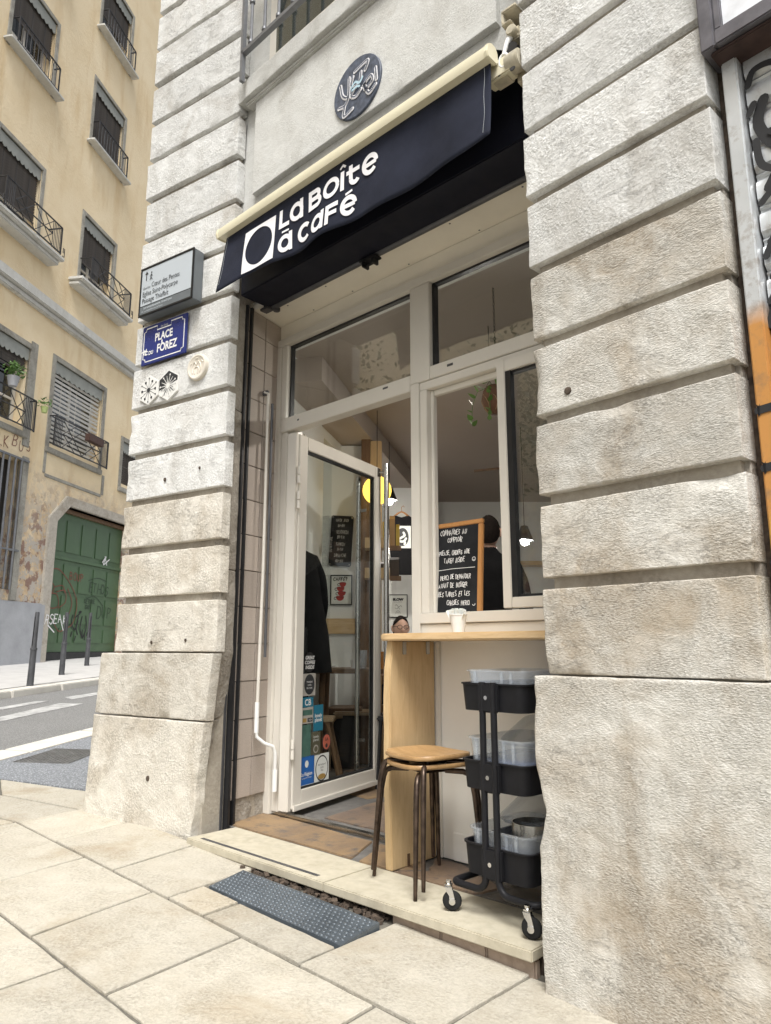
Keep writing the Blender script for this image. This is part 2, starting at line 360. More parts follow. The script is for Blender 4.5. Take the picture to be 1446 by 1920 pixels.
# ------------------------------------------------------------------ mesh helpers
def T(x=0, y=0, z=0, rz=0, rx=0, ry=0):
    return Matrix.Translation((x, y, z)) @ Matrix.Rotation(R(rz), 4, 'Z') @ Matrix.Rotation(R(ry), 4, 'Y') @ Matrix.Rotation(R(rx), 4, 'X')
def empty(name, M=None, label=None, cat=None, group=None, kind=None):
    o = bpy.data.objects.new(name, None); COL.objects.link(o); o.empty_display_size = .1
    if M is not None: o.matrix_basis = M
    return tag(o, label, cat, group, kind)
def tag(o, label=None, cat=None, group=None, kind=None):
    if label: o['label'] = label
    if cat: o['category'] = cat
    if group: o['group'] = group
    if kind: o['kind'] = kind
    return o
def put(name, me, parent=None, M=None):
    o = bpy.data.objects.new(name, me); COL.objects.link(o); o.parent = parent
    if M is not None: o.matrix_basis = M
    return o
class MB:
    def __init__(s): s.v = []; s.f = []
    def add(s, vs, fs, M=None):
        n = len(s.v)
        s.v += [tuple(M @ Vector(p)) for p in vs] if M is not None else [tuple(p) for p in vs]
        s.f += [tuple(i + n for i in f) for f in fs]; return s
    def box(s, x0, x1, y0, y1, z0, z1, M=None):
        if x0 > x1: x0, x1 = x1, x0
        if y0 > y1: y0, y1 = y1, y0
        if z0 > z1: z0, z1 = z1, z0
        return s.add([(x0, y0, z0), (x1, y0, z0), (x1, y1, z0), (x0, y1, z0), (x0, y0, z1), (x1, y0, z1), (x1, y1, z1), (x0, y1, z1)],
                     [(0, 3, 2, 1), (4, 5, 6, 7), (0, 1, 5, 4), (1, 2, 6, 5), (2, 3, 7, 6), (3, 0, 4, 7)], M)
    def tube(s, pts, r, n=8, cap=True, M=None):
        P = [Vector(p) for p in pts]; rs = r if isinstance(r, (list, tuple)) else [r] * len(P)
        vs = []; fs = []
        up = None
        for i, p in enumerate(P):
            d = (P[min(i + 1, len(P) - 1)] - P[max(i - 1, 0)]).normalized()
            if up is None:
                up = Vector((0, 0, 1)) if abs(d.z) < .9 else Vector((1, 0, 0))
            a = d.cross(up)
            if a.length < 1e-6: a = d.cross(Vector((0, 1, .1)))
            a.normalize(); b = a.cross(d).normalized(); up = b
            for k in range(n):
                an = 2 * math.pi * k / n
                vs.append(p + (a * math.cos(an) + b * math.sin(an)) * rs[i])
        for i in range(len(P) - 1):
            for k in range(n):
                fs.append((i * n + k, (i + 1) * n + k, (i + 1) * n + (k + 1) % n, i * n + (k + 1) % n))
        if cap:
            fs.append(tuple(range(n))); fs.append(tuple((len(P) - 1) * n + k for k in reversed(range(n))))
        return s.add(vs, fs, M)
    def lathe(s, prof, n=20, M=None, a0=0, a1=360):
        vs = []; fs = []; full = abs(a1 - a0) >= 359.9
        for (r, z) in prof:
            for k in range(n + (0 if full else 1)):
                an = R(a0 + (a1 - a0) * k / n); vs.append((r * math.cos(an), r * math.sin(an), z))
        w = n if full else n + 1
        for i in range(len(prof) - 1):
            for k in range(n):
                k2 = (k + 1) % w
                fs.append((i * w + k, i * w + k2, (i + 1) * w + k2, (i + 1) * w + k))
        return s.add(vs, fs, M)
    def prism(s, poly, y0, y1, M=None):
        """polygon in x-z extruded along y"""
        n = len(poly)
        vs = [(x, y0, z) for x, z in poly] + [(x, y1, z) for x, z in poly]
        fs = [tuple(range(n)), tuple(range(2 * n - 1, n - 1, -1))] + [(i, i + n, (i + 1) % n + n, (i + 1) % n) for i in range(n)]
        return s.add(vs, fs, M)
    def slab(s, poly, z0, z1, M=None):
        n = len(poly)
        vs = [(x, y, z0) for x, y in poly] + [(x, y, z1) for x, y in poly]
        fs = [tuple(range(n - 1, -1, -1)), tuple(range(n, 2 * n))] + [(i, (i + 1) % n, (i + 1) % n + n, i + n) for i in range(n)]
        return s.add(vs, fs, M)
    def mesh(s, name, mat=None, bevel=0, seg=2, smooth=None, fix=True):
        me = bpy.data.meshes.new(name); me.from_pydata(s.v, [], s.f); 
        if bevel or fix:
            bm = bmesh.new(); bm.from_mesh(me)
            if fix: bmesh.ops.recalc_face_normals(bm, faces=bm.faces)
            if bevel:
                ed = [e for e in bm.edges if len(e.link_faces) == 2 and e.calc_face_angle(0) > R(30)]
                bmesh.ops.bevel(bm, geom=ed, offset=bevel, segments=seg, affect='EDGES', clamp_overlap=True)
            bm.to_mesh(me); bm.free()
        if smooth is not None:
            me.polygons.foreach_set('use_smooth', [True] * len(me.polygons)); me.set_sharp_from_angle(angle=R(smooth))
        if mat: me.materials.append(mat)
        me.update(); return me
    def build(s, name, mat, parent=None, M=None, bevel=0, seg=2, smooth=None, fix=True):
        return put(name, s.mesh(name, mat, bevel, seg, smooth, fix), parent, M)
def B(name, mat, parent, x0, x1, y0, y1, z0, z1, bevel=.002, M=None, smooth=None):
    return MB().box(x0, x1, y0, y1, z0, z1).build(name, mat, parent, M, bevel, 2, smooth)
def copy(o, parent, M):
    c = o.copy(); COL.objects.link(c); c.parent = parent; c.matrix_basis = M; return c
def ns(x, y, z): return noise.noise(Vector((x, y, z)))
def fbm(x, y, z, o=4): return noise.fractal(Vector((x, y, z)), 0.9, 2.1, o)

def relief(xl, xr, z0, z1, y0, depth, cell=.014, amp=.004, r=.016, chip=.5, seed=0.0, freq=14.0, lump=0.0, top_r=None):
    """rough-hewn block face in x-z at depth y0 (street side -y), rounded and chipped edges, skirts going back"""
    fl = xl if callable(xl) else (lambda z: xl); fr_ = xr if callable(xr) else (lambda z: xr)
    w = fr_((z0 + z1) / 2) - fl((z0 + z1) / 2)
    def steps(L_):
        n_ = max(3, int((L_ - .02) / cell)); return [0, .0025, .006] + [.01 + (L_ - .02) * q / n_ for q in range(n_ + 1)] + [L_ - .006, L_ - .0025, L_]
    US = [q / w for q in steps(w)]; ZS = steps(z1 - z0)
    nu = len(US) - 1; nv = len(ZS) - 1
    vs = []; fs = []
    for j in range(nv + 1):
        z = z0 + ZS[j]; a, b = fl(z), fr_(z)
        for i in range(nu + 1):
            x = a + (b - a) * US[i]
            d = min(x - a, b - x, z - z0, z1 - z)
            rr = max(.0015, r * .42 * (1 + chip * 1.1 * fbm(x * 9 + seed, z * 9, seed * .7, 3)))
            e = 0.0
            if d < rr: q = 1 - d / rr; e = rr * .8 * (1 - math.sqrt(max(0, 1 - q * q)))
            h = .42 * amp * fbm(x * freq + seed * 3.1, seed, z * freq, 4) + .16 * lump * fbm(x * 3.3 + seed, 1.7, z * 3.3 + seed, 3)
            big = ns(x * 6 + seed * 1.3, 4.2, z * 6 - seed)
            if d < .04 and big > .30: e += (big - .30) * chip * .06 * (1 - d / .04) ** 1.5
            jx = .16 * r * chip * fbm(x * 14, z * 14, seed + 5, 2) if (i in (0, nu)) else 0
            jz = .16 * r * chip * fbm(x * 14, z * 14, seed + 9, 2) if (j in (0, nv)) else 0
            vs.append((x + jx, y0 + e - h, z + jz))
    W_ = nu + 1
    for j in range(nv):
        for i in range(nu):
            fs.append((j * W_ + i, j * W_ + i + 1, (j + 1) * W_ + i + 1, (j + 1) * W_ + i))
    ring = [i for i in range(nu)] + [j * W_ + nu for j in range(nv)] + [nv * W_ + i for i in range(nu, 0, -1)] + [j * W_ for j in range(nv, 0, -1)]
    n0 = len(vs); vs += [(vs[k][0], y0 + depth, vs[k][2]) for k in ring]
    L = len(ring)
    for k in range(L): fs.append((ring[k], n0 + k, n0 + (k + 1) % L, ring[(k + 1) % L]))
    m = MB(); m.v = vs; m.f = fs; return m

# ------------------------------------------------------------------ writing helpers
def text_me(s, size, mat, name='lettering', align='LEFT', th=.0, sx=1.0, bold=0.0, shear=0.0, space=1.0):
    cu = bpy.data.curves.new('t', 'FONT'); cu.body = s; cu.size = size; cu.align_x = align; cu.extrude = th; cu.offset = bold
    cu.shear = shear; cu.space_character = space; cu.resolution_u = 3
    ob = bpy.data.objects.new('t', cu); COL.objects.link(ob)
    dg = bpy.context.evaluated_depsgraph_get(); dg.update()
    me = bpy.data.meshes.new_from_object(ob.evaluated_get(dg)); me.name = name
    bpy.data.objects.remove(ob); bpy.data.curves.remove(cu)
    me.transform(Matrix.Rotation(R(90), 4, 'X')); me.transform(Matrix.Diagonal((sx, 1, 1, 1)))
    me.materials.clear(); me.materials.append(mat); return me
def text(name, s, size, mat, parent, x, y, z, **k):
    return put(name, text_me(s, size, mat, name, **k), parent, T(x, y, z))
def smoothpts(P, n=5):
    if len(P) < 3: return P
    out = []
    closed = (P[0] == P[-1])
    for i in range(len(P) - 1):
        p1, p2 = P[i], P[i + 1]
        p0 = P[i - 1] if i > 0 else (P[-2] if closed else p1); p3 = P[i + 2] if i + 2 < len(P) else (P[1] if closed else p2)
        for k in range(n):
            t = k / n
            out.append(tuple(.5 * (2 * p1[a] + (p2[a] - p0[a]) * t + (2 * p0[a] - 5 * p1[a] + 4 * p2[a] - p3[a]) * t * t + (3 * p1[a] - p0[a] - 3 * p2[a] + p3[a]) * t ** 3) for a in (0, 1)))
    out.append(P[-1]); return out
def ribbon(mb, P, w, y, dy=None, cap=True, taper=False):
    """flat stroke of width w along polyline P in x-z at depth y"""
    n = len(P)
    if n < 2: return
    L = []; Rr = []
    for i in range(n):
        a = P[max(i - 1, 0)]; b = P[min(i + 1, n - 1)]
        dx, dz = b[0] - a[0], b[1] - a[1]; l = math.hypot(dx, dz) or 1e-6
        k = 1.0
        if 0 < i < n - 1:
            d1 = (P[i][0] - a[0], P[i][1] - a[1]); d2 = (b[0] - P[i][0], b[1] - P[i][1])
            c = (d1[0] * d2[0] + d1[1] * d2[1]) / ((math.hypot(*d1) or 1e-6) * (math.hypot(*d2) or 1e-6))
            k = min(1.6, 1 / max(.4, math.sqrt(max(.05, (1 + c) / 2))))
        ww = w * (1 - .55 * i / (n - 1)) if taper else w
        nx, nz = -dz / l * ww / 2 * k, dx / l * ww / 2 * k
        L.append((P[i][0] + nx, P[i][1] + nz)); Rr.append((P[i][0] - nx, P[i][1] - nz))
    vs = [(x, y, z) for x, z in L] + [(x, y, z) for x, z in Rr]
    fs = [(i, n + i, n + i + 1, i + 1) for i in range(n - 1)]
    if cap:
        for idx, sg in ((0, -1), (n - 1, 1)):
            a = P[1] if idx == 0 else P[n - 2]; c = P[idx]
            an = math.atan2(c[1] - a[1], c[0] - a[0]); r_ = math.hypot(L[idx][0] - c[0], L[idx][1] - c[1])
            k0 = len(vs)
            pts = [(c[0] + r_ * math.cos(an + q), y, c[1] + r_ * math.sin(an + q)) for q in (-1.57, -.785, 0, .785, 1.57)]
            vs += pts; fs.append(tuple(range(k0, k0 + 5)))
    mb.add(vs, fs)
GL = {
 'A': '0,0 .45,1 .9,0|.15,.38 .75,.38', 'B': '0,0 0,1 ~.55,.95 .65,.75 .5,.55 0,.52|~0,.52 .6,.5 .78,.27 .6,.04 0,0', 'C': '~.8,.88 .45,1 .1,.8 0,.5 .12,.15 .45,0 .82,.12',
 'D': '0,0 0,1|~0,1 .5,.92 .78,.5 .5,.06 0,0', 'E': '.7,1 0,1 0,0 .72,0|0,.52 .58,.52', 'F': '.7,1 0,1 0,0|0,.52 .55,.52', 'G': '~.8,.85 .4,1 .05,.7 .02,.35 .35,0 .8,.15 .8,.45|.5,.45 .85,.45',
 'H': '0,0 0,1|.75,0 .75,1|0,.5 .75,.5', 'I': '.1,0 .1,1', 'J': '~.6,1 .6,.25 .35,0 .05,.15', 'K': '0,0 0,1|.7,1 0,.45 .75,0', 'L': '0,1 0,0 .62,0', 'M': '0,0 .1,1 .45,.3 .8,1 .9,0',
 'N': '0,0 0,1 .7,0 .7,1', 'O': '~.42,1 .08,.8 0,.45 .2,.06 .5,0 .8,.3 .82,.7 .42,1', 'P': '0,0 0,1|~0,1 .55,.97 .7,.73 .5,.5 0,.48', 'Q': '~.42,1 .05,.75 0,.4 .25,.03 .6,.05 .82,.4 .75,.85 .42,1|.5,.25 .9,-.08',
 'R': '0,0 0,1|~0,1 .55,.97 .68,.75 .5,.53 0,.5|.3,.5 .75,0', 'S': '~.68,.88 .35,1 .06,.8 .2,.57 .55,.42 .68,.2 .35,0 .02,.12', 'T': '0,1 .8,1|.4,1 .4,0', 'U': '~0,1 .02,.3 .3,0 .62,.2 .7,1', 'V': '0,1 .38,0 .78,1',
 'W': '0,1 .2,0 .48,.7 .72,0 .95,1', 'X': '0,0 .75,1|0,1 .75,0', 'Y': '0,1 .38,.5 .78,1|.38,.5 .38,0', 'Z': '0,1 .72,1 0,0 .75,0', '?': '~0,.75 .2,1 .55,.9 .5,.6 .28,.4 .28,.25|.28,.02 .28,.06', ',': '.1,.08 .0,-.15', '.': '.05,0 .05,.05',
 '-': '.1,.5 .6,.5', ':': '.1,.15 .1,.2|.1,.6 .1,.65', '!': '.1,1 .1,.3|.1,0 .1,.06', '/': '0,0 .5,1', '1': '.0,.8 .25,1 .25,0', '2': '~0,.8 .3,1 .6,.75 .3,.4 0,0|0,0 .65,0', '4': '.5,0 .5,1 0,.35 .7,.35', '8': '~.35,.55 .1,.75 .35,1 .6,.75 .35,.55 .05,.25 .35,0 .65,.25 .35,.55', '0': '~.35,1 .05,.6 .1,.2 .35,0 .62,.4 .55,.85 .35,1',
 '\u00c9': '.7,1 0,1 0,0 .72,0|0,.52 .58,.52|.25,1.12 .55,1.32', '"': '0,1 0,.8|.2,1 .2,.8'}
def stroke_lines(s, h, jit=.05, sp=.28, rndm=None, wx=.72):
    rg = rndm or random
    out = []; x = 0.0
    for ch in s:
        if ch == ' ': x += h * .55; continue
        g = GL.get(ch.upper())
        if not g: x += h * .4; continue
        mxx = 0
        sc = h * rg.uniform(1 - jit, 1 + jit); ox = rg.uniform(-jit, jit) * h * .3; oz = rg.uniform(-jit, jit) * h; sk = rg.uniform(-jit, jit) + .06
        for st in g.split('|'):
            sm = '~' in st; P = [tuple(float(q) for q in p.replace('~', '').split(',')) for p in st.split()]
            mxx = max(mxx, max(p[0] for p in P))
            P = [(x + ox + (p[0] * wx + sk * p[1]) * sc + rg.uniform(-jit, jit) * .2 * h, oz + p[1] * sc + rg.uniform(-jit, jit) * .2 * h) for p in P]
            out.append(smoothpts(P, 4) if sm else P)
        x += h * (mxx * wx + sp * rg.uniform(.85, 1.15))
    return out, x
def write(name, rows, mat, parent, w, y, M=None, jit=.06, seed=1, wx=.72, sp=.28):
    """hand lettering: rows of (text, x, z, height)"""
    rg = random.Random(seed); k = 0
    for s, x, z, h in rows:
        mb = MB()
        ls, tw = stroke_lines(s, h, jit, sp, rg, wx)
        for P in ls:
            ribbon(mb, [(x + p[0], z + p[1]) for p in P], w * rg.uniform(.85, 1.15), y - .00006 * (k % 12)); k += 1
        tag(mb.build(name, mat, parent, M, fix=False), kind='stuff')
def scribble(name, strokes, mat, parent, w, y, M=None, n=6, taper=False):
    if name == 'graffiti':                      # each sprayed stroke is a piece of its own
        for k, P in enumerate(strokes):
            mb = MB(); ribbon(mb, smoothpts(P, n), w, y - .0004 * k, taper=taper); mb.build(name, mat, parent, M, fix=False)
        return
    mb = MB()
    for k, P in enumerate(strokes):
        ribbon(mb, smoothpts(P, n), w, y - .0004 * k, taper=taper)
    return mb.build(name, mat, parent, M, fix=False)
def arc(cx, cz, rx, rz, a0, a1, n=14):
    return [(cx + rx * math.cos(R(a0 + (a1 - a0) * i / n)), cz + rz * math.sin(R(a0 + (a1 - a0) * i / n))) for i in range(n + 1)]
# ------------------------------------------------------------------ ground
def gz(x):
    if x < -36: x = -36
    if x < -4.1: return -.053 * (x + 4.1)
    if x < -1.3: return -.028 * (x + 4.1)
    return -.0784
D124 = (math.cos(R(124)), math.sin(R(124)))            # direction of the side street
def street(s, t): return (D124[0] * s - D124[1] * t, D124[1] * s + D124[0] * t)   # s along, t across (away from the corner)
def sheet(name, poly, off, mat, kind='structure', parent=None, cuts=True, thick=.03):
    """flat patch draped on the slope: fan of small strips along x"""
    bm = bmesh.new()
    f = bm.faces.new([bm.verts.new((x, y, 0)) for x, y in poly])
    xs = [-36, -4.1, -1.3]
    for x in xs:
        bmesh.ops.bisect_plane(bm, geom=bm.verts[:] + bm.edges[:] + bm.faces[:], plane_co=(x, 0, 0), plane_no=(1, 0, 0))
    for v in bm.verts: v.co.z = gz(v.co.x) + off
    r = bmesh.ops.extrude_face_region(bm, geom=bm.faces[:])
    for v in [g for g in r['geom'] if isinstance(g, bmesh.types.BMVert)]: v.co.z -= thick
    bmesh.ops.recalc_face_normals(bm, faces=bm.faces)
    me = bpy.data.meshes.new(name); bm.to_mesh(me); bm.free(); me.materials.append(mat)
    o = put(name, me, parent)
    if kind: o['kind'] = kind
    return o
sheet('ground', [(-150, -150), (150, -150), (150, 150), (-150, 150)], -.16, MORTAR, thick=.3)
road = sheet('road', [street(-40, 3.86), street(60, 3.86), street(60, 6.5), street(-40, 6.3)], -.085, ROADM)
pav = sheet('pavement', [street(-40, 3.60), street(9, 3.60), (-4.05, 2.6), (-2.9, 2.6), (-.2, 2.3), (30, 2.3), (30, -35)], -.010, MORTAR, thick=.1)
farpav = sheet('far_pavement', [street(-40, 6.62), street(60, 6.82), street(60, 9.6), street(-40, 9.6)], 0, FARPAVE, thick=.12)

# paving slabs, each its own piece
def shrink(poly, d):
    n = len(poly); cx = sum(p[0] for p in poly) / n; cy = sum(p[1] for p in poly) / n; out = []
    L = []
    for i in range(n):
        a, b = Vector(poly[i]), Vector(poly[(i + 1) % n]); t = (b - a).normalized(); nn = Vector((-t.y, t.x))
        if (Vector((cx, cy)) - a).dot(nn) < 0: nn = -nn
        L.append((a + nn * d, t))
    for i in range(n):
        (p, u), (q, w) = L[i - 1], L[i]; den = u.x * w.y - u.y * w.x
        k_ = ((q.x - p.x) * w.y - (q.y - p.y) * w.x) / den
        out.append((p.x + u.x * k_, p.y + u.y * k_))
    return out
def slab(parent, poly, seed, mat=None, gap=.0072):
    """one paving slab: worn arris, slightly uneven in height, a real joint all round"""
    rg = random.Random(seed)
    if sum(a[0] * b[1] - b[0] * a[1] for a, b in zip(poly, poly[1:] + poly[:1])) < 0: poly = poly[::-1]
    O_ = shrink(poly, gap); n = len(O_); E_ = []
    for i in range(n):
        a, b = O_[i], O_[(i + 1) % n]
        for q in range(7):
            t = q / 7; j = .0016 if q else .0
            E_.append((a[0] + (b[0] - a[0]) * t + rg.uniform(-j, j), a[1] + (b[1] - a[1]) * t + rg.uniform(-j, j)))
    cx = sum(p[0] for p in E_) / len(E_); cy = sum(p[1] for p in E_) / len(E_)
    dz = rg.uniform(-.0018, .0018); ax, ay = rg.uniform(-.004, .004), rg.uniform(-.004, .004)
    zz = lambda x, y: gz(x) + dz + ax * (x - cx) + ay * (y - cy)
    I_ = [(x + (cx - x) * .0095 - (cx - x) * 0, y + (cy - y) * .0095) for x, y in E_]
    N2 = len(E_); m = MB()
    m.v = [(x, y, gz(x) - .03) for x, y in E_] + [(x, y, zz(x, y) - .0035) for x, y in E_] + [(x, y, zz(x, y) + .0004 * rg.uniform(-1, 1)) for x, y in I_] + [(cx, cy, zz(cx, cy))]
    for i in range(N2):
        k2 = (i + 1) % N2
        m.f += [(i, k2, N2 + k2, N2 + i), (N2 + i, N2 + k2, 2 * N2 + k2, 2 * N2 + i), (2 * N2 + i, 2 * N2 + k2, 3 * N2)]
    return m.build('paving_slab', mat or SLAB, parent, fix=False)
k = 0
def row(y0, y1, xs):
    global k
    for (a0, a1), (b0, b1) in zip(xs, xs[1:]):
        k += 1; slab(pav, [(a0, y0), (b0, y0), (b1, y1), (a1, y1)], k)
row(1.57, 2.035, [(-4.10, -4.16), (-3.62, -3.72), (-3.04, -3.12), (-2.60, -2.64)])
slab(pav, [(-2.60, 1.57), (-2.36, 1.57), (-2.37, 1.742), (-2.615, 1.745)], 90)
slab(pav, [(-2.36, 1.57), (-1.835, 1.57), (-1.835, 1.738), (-2.37, 1.742)], 91)
slab(pav, [(-1.835, 1.57), (-1.30, 1.57), (-1.29, 2.035), (-1.845, 2.035)], 92)
row(1.57, 2.02, [(-1.30, -1.29), (-.70, -.70), (-.10, -.10), (.5, .5)])
slab(pav, [(-4.10, 1.57), (-4.12, 1.915), (-5.34, 1.475), (-5.2, 1.22)], 93)
slab(pav, [(-5.1, 1.07), (-4.05, 1.07), (-4.10, 1.565), (-5.2, 1.215)], 96)
row(1.07, 1.57, [(-4.05, -4.10), (-3.20, -3.29), (-2.60, -2.70), (-2.07, -2.12), (-1.48, -1.50), (-.9, -.9), (-.3, -.3), (.4, .4)])
row(.57, 1.07, [(-3.5, -3.5), (-2.85, -2.87), (-2.29, -2.31), (-1.72, -1.74), (-1.12, -1.13), (-.55, -.55), (.1, .1), (.7, .7)])
row(.07, .57, [(-2.6, -2.6), (-2.0, -2.0), (-1.35, -1.35), (-.75, -.75), (-.2, -.2), (.5, .5)])
row(-.45, .07, [(-2.6, -2.6), (-1.8, -1.8), (-1.2, -1.2), (-.5, -.5), (.3, .3)])
slab(pav, [(-4.02, 1.965), (-4.30, 2.23), (-5.15, 1.84), (-4.72, 1.705)], 94)
slab(pav, [(-4.72, 1.70), (-5.15, 1.84), (-5.47, 1.68), (-5.34, 1.48)], 95)
sheet('asphalt_patch', [(-4.53, 2.15), (-4.1, 2.3), (-4.1, 2.9), street(9, 3.6), street(4.45, 3.6)], .001, PATCHM)
# kerb stones along the near pavement and across the street
for i in range(-5, 9):
    a = i * 1.05
    P = [street(a + .006, 3.60), street(a + 1.044, 3.60), street(a + 1.044, 3.86), street(a + .006, 3.86)]
    m = MB(); n = len(m.v)
    m.add([(x, y, gz(x) - .11) for x, y in P] + [(x, y, gz(x) + .004) for x, y in P], [(3, 2, 1, 0), (4, 5, 6, 7), (0, 1, 5, 4), (1, 2, 6, 5), (2, 3, 7, 6), (3, 0, 4, 7)])
    m.build('kerb_stone', KERB, pav, bevel=.012)
for i in range(-1, 12):
    a = i * 1.1
    P = [street(a + .006, 6.40), street(a + 1.094, 6.42), street(a + 1.094, 6.64), street(a + .006, 6.62)]
    m = MB()
    m.add([(x, y, gz(x) - .11) for x, y in P] + [(x, y, gz(x) + .006) for x, y in P], [(3, 2, 1, 0), (4, 5, 6, 7), (0, 1, 5, 4), (1, 2, 6, 5), (2, 3, 7, 6), (3, 0, 4, 7)])
    m.build('kerb_stone', KERB, farpav, bevel=.012)
# gutter setts
rg = random.Random(5)
for i in range(-8, 24):
    for j in range(2):
        a = i * .21 + .1 * j; t0 = 3.875 + j * .16
        P = [street(a + rg.uniform(.004, .012), t0 + .006), street(a + .2, t0 + .005 + rg.uniform(0, .01)), street(a + .2, t0 + .15), street(a + .008, t0 + .148)]
        h = rg.uniform(-.004, .006); m = MB()
        m.add([(x, y, gz(x) - .11) for x, y in P] + [(x, y, gz(x) - .077 + h) for x, y in P], [(3, 2, 1, 0), (4, 5, 6, 7), (0, 1, 5, 4), (1, 2, 6, 5), (2, 3, 7, 6), (3, 0, 4, 7)])
        m.build('sett', COBBLE, road, bevel=.012)
def marking(P, nm='road_marking'):
    sheet(nm, P, -.080, RDWHITE, None, road, thick=.003)
marking([(-8.05, 2.45), (-7.8, 2.37), (-9.22, 4.22), (-9.38, 3.98)])
marking([(-9.72, 4.28), (-10.15, 4.95), (-10.4, 4.97), (-9.98, 4.3)])
marking([street(6.9, 5.9), street(7.6, 5.95), street(7.75, 6.12), street(6.95, 6.05)])
marking([street(7.75, 5.75), street(8.7, 5.8), street(8.6, 5.92), street(7.8, 5.9)])
# chequered cover in the asphalt
gr = tag(empty('drain_cover'), 'chequered cast iron cover set flush in the blue grey asphalt', 'drain cover')
Pc = [(-5.62, 2.08), (-5.95, 2.53), (-5.70, 2.80), (-5.34, 2.37)]
m = MB(); m.add([(x, y, gz(x) - .02) for x, y in Pc] + [(x, y, gz(x) + .004) for x, y in Pc], [(3, 2, 1, 0), (4, 5, 6, 7), (0, 1, 5, 4), (1, 2, 6, 5), (2, 3, 7, 6), (3, 0, 4, 7)])
m.build('plate', IRONPLATE, gr)
m = MB()
for i in range(16):
    for j in range(12):
        u, v = (i + .5) / 16, (j + .5) / 12
        x = (Pc[0][0] * (1 - u) + Pc[1][0] * u) * (1 - v) + (Pc[3][0] * (1 - u) + Pc[2][0] * u) * v
        y = (Pc[0][1] * (1 - u) + Pc[1][1] * u) * (1 - v) + (Pc[3][1] * (1 - u) + Pc[2][1] * u) * v
        m.box(-.014, .014, -.009, .009, 0, .005, T(x, y, gz(x) + .003, 125 + 90 * ((i + j) % 2)))
tag(m.build('stud', IRONPLATE, gr), kind='stuff')

# ------------------------------------------------------------------ studded ramp in front of the step
rp = tag(empty('threshold_ramp'), 'grey studded non-slip ramp plate laid against the shop step', 'ramp')
Pr = [(-2.590, 1.750), (-1.828, 1.745), (-1.842, 1.945), (-2.610, 1.928)]
m = MB()
zf = [gz(p[0]) + .004 for p in Pr[:2]] + [gz(p[0]) + .017 for p in Pr[2:]]
nu, nv = 24, 8
vs = []; fs = []
for j in range(nv + 1):
    for i in range(nu + 1):
        u, v = i / nu, j / nv
        x = (Pr[0][0] * (1 - u) + Pr[1][0] * u) * (1 - v) + (Pr[3][0] * (1 - u) + Pr[2][0] * u) * v
        y = (Pr[0][1] * (1 - u) + Pr[1][1] * u) * (1 - v) + (Pr[3][1] * (1 - u) + Pr[2][1] * u) * v
        z = gz(x) + .005 + .016 * v + .0022 * fbm(x * 6, y * 6, 2, 3)
        vs.append((x, y, z))
for j in range(nv):
    for i in range(nu): fs.append((j * (nu + 1) + i, j * (nu + 1) + i + 1, (j + 1) * (nu + 1) + i + 1, (j + 1) * (nu + 1) + i))
ring = list(range(nu + 1)) + [j * (nu + 1) + nu for j in range(1, nv + 1)] + [nv * (nu + 1) + i for i in range(nu - 1, -1, -1)] + [j * (nu + 1) for j in range(nv - 1, 0, -1)]
n0 = len(vs); vs += [(vs[q][0], vs[q][1], gz(vs[q][0]) - .01) for q in ring]
for q in range(len(ring)): fs.append((ring[q], n0 + q, n0 + (q + 1) % len(ring), ring[(q + 1) % len(ring)]))
m.v, m.f = vs, fs
m.build('plate', RAMPM, rp, smooth=40)
m = MB()
prof = [(.0085, 0), (.0078, .0022), (.0052, .0036), (.0, .0042)]
for i in range(32):
    for j in range(9):
        u = (i + .6 + .5 * (j % 2)) / 33; v = (j + .55) / 9.3
        x = (Pr[0][0] * (1 - u) + Pr[1][0] * u) * (1 - v) + (Pr[3][0] * (1 - u) + Pr[2][0] * u) * v
        y = (Pr[0][1] * (1 - u) + Pr[1][1] * u) * (1 - v) + (Pr[3][1] * (1 - u) + Pr[2][1] * u) * v
        m.lathe(prof, 8, T(x, y, gz(x) + .005 + .016 * v + .0022 * fbm(x * 6, y * 6, 2, 3) - .0005))
tag(m.build('stud', RAMPM, rp, smooth=60, fix=False), kind='stuff')

# ------------------------------------------------------------------ the corner building with the cafe
bld = tag(empty('corner_building'), 'pale limestone corner building with grooved pillars framing the shopfront', 'building')
ML = T(-3.30, 2.07, 0, 10)         # left pillar, its face turned a little towards the street
MR = T(-1.36, 2.0, 0, -5)          # right pillar
sd_ = 0
# left pillar
def lp_r(z): return .165 if z > 1.0 else .06 + .105 * max(0, min(1, (z + .1) / .95)) + .008 * fbm(2, 3, z * 5, 3)
def lp_l(z): return -.645 if z > .88 else -.80 + .06 * (z + .1) / .95
relief(lp_l, lp_r, -.12, .522, -.022, .06, .013, .005, .014, .8, 1.0, 16, .006).build('stone_block', LSB, bld, ML, smooth=38)
relief(lp_l, lp_r, .530, .862, -.018, .06, .013, .005, .014, .8, 2.0, 16, .006).build('stone_block', LSB, bld, ML, smooth=38)
z = .872; n_ = 0
zs = [1.135 + .2835 * i for i in range(17)]
for i, zt in enumerate(zs):
    sd_ += 1
    relief(-.645 + .004 * math.sin(i * 3), .165 + .003 * math.sin(i * 7), z, zt, .004 * math.sin(i * 2.3), .062, .013, .004, .010, .75, 10.0 + sd_ * 1.7, 15, .004).build('stone_block', LSB if i < 3 else LS, bld, ML, smooth=38)
    z = zt + .040
MB().box(-.618, .09, .030, .25, -.12, 6.0).build('core', GROOVE, bld, ML)
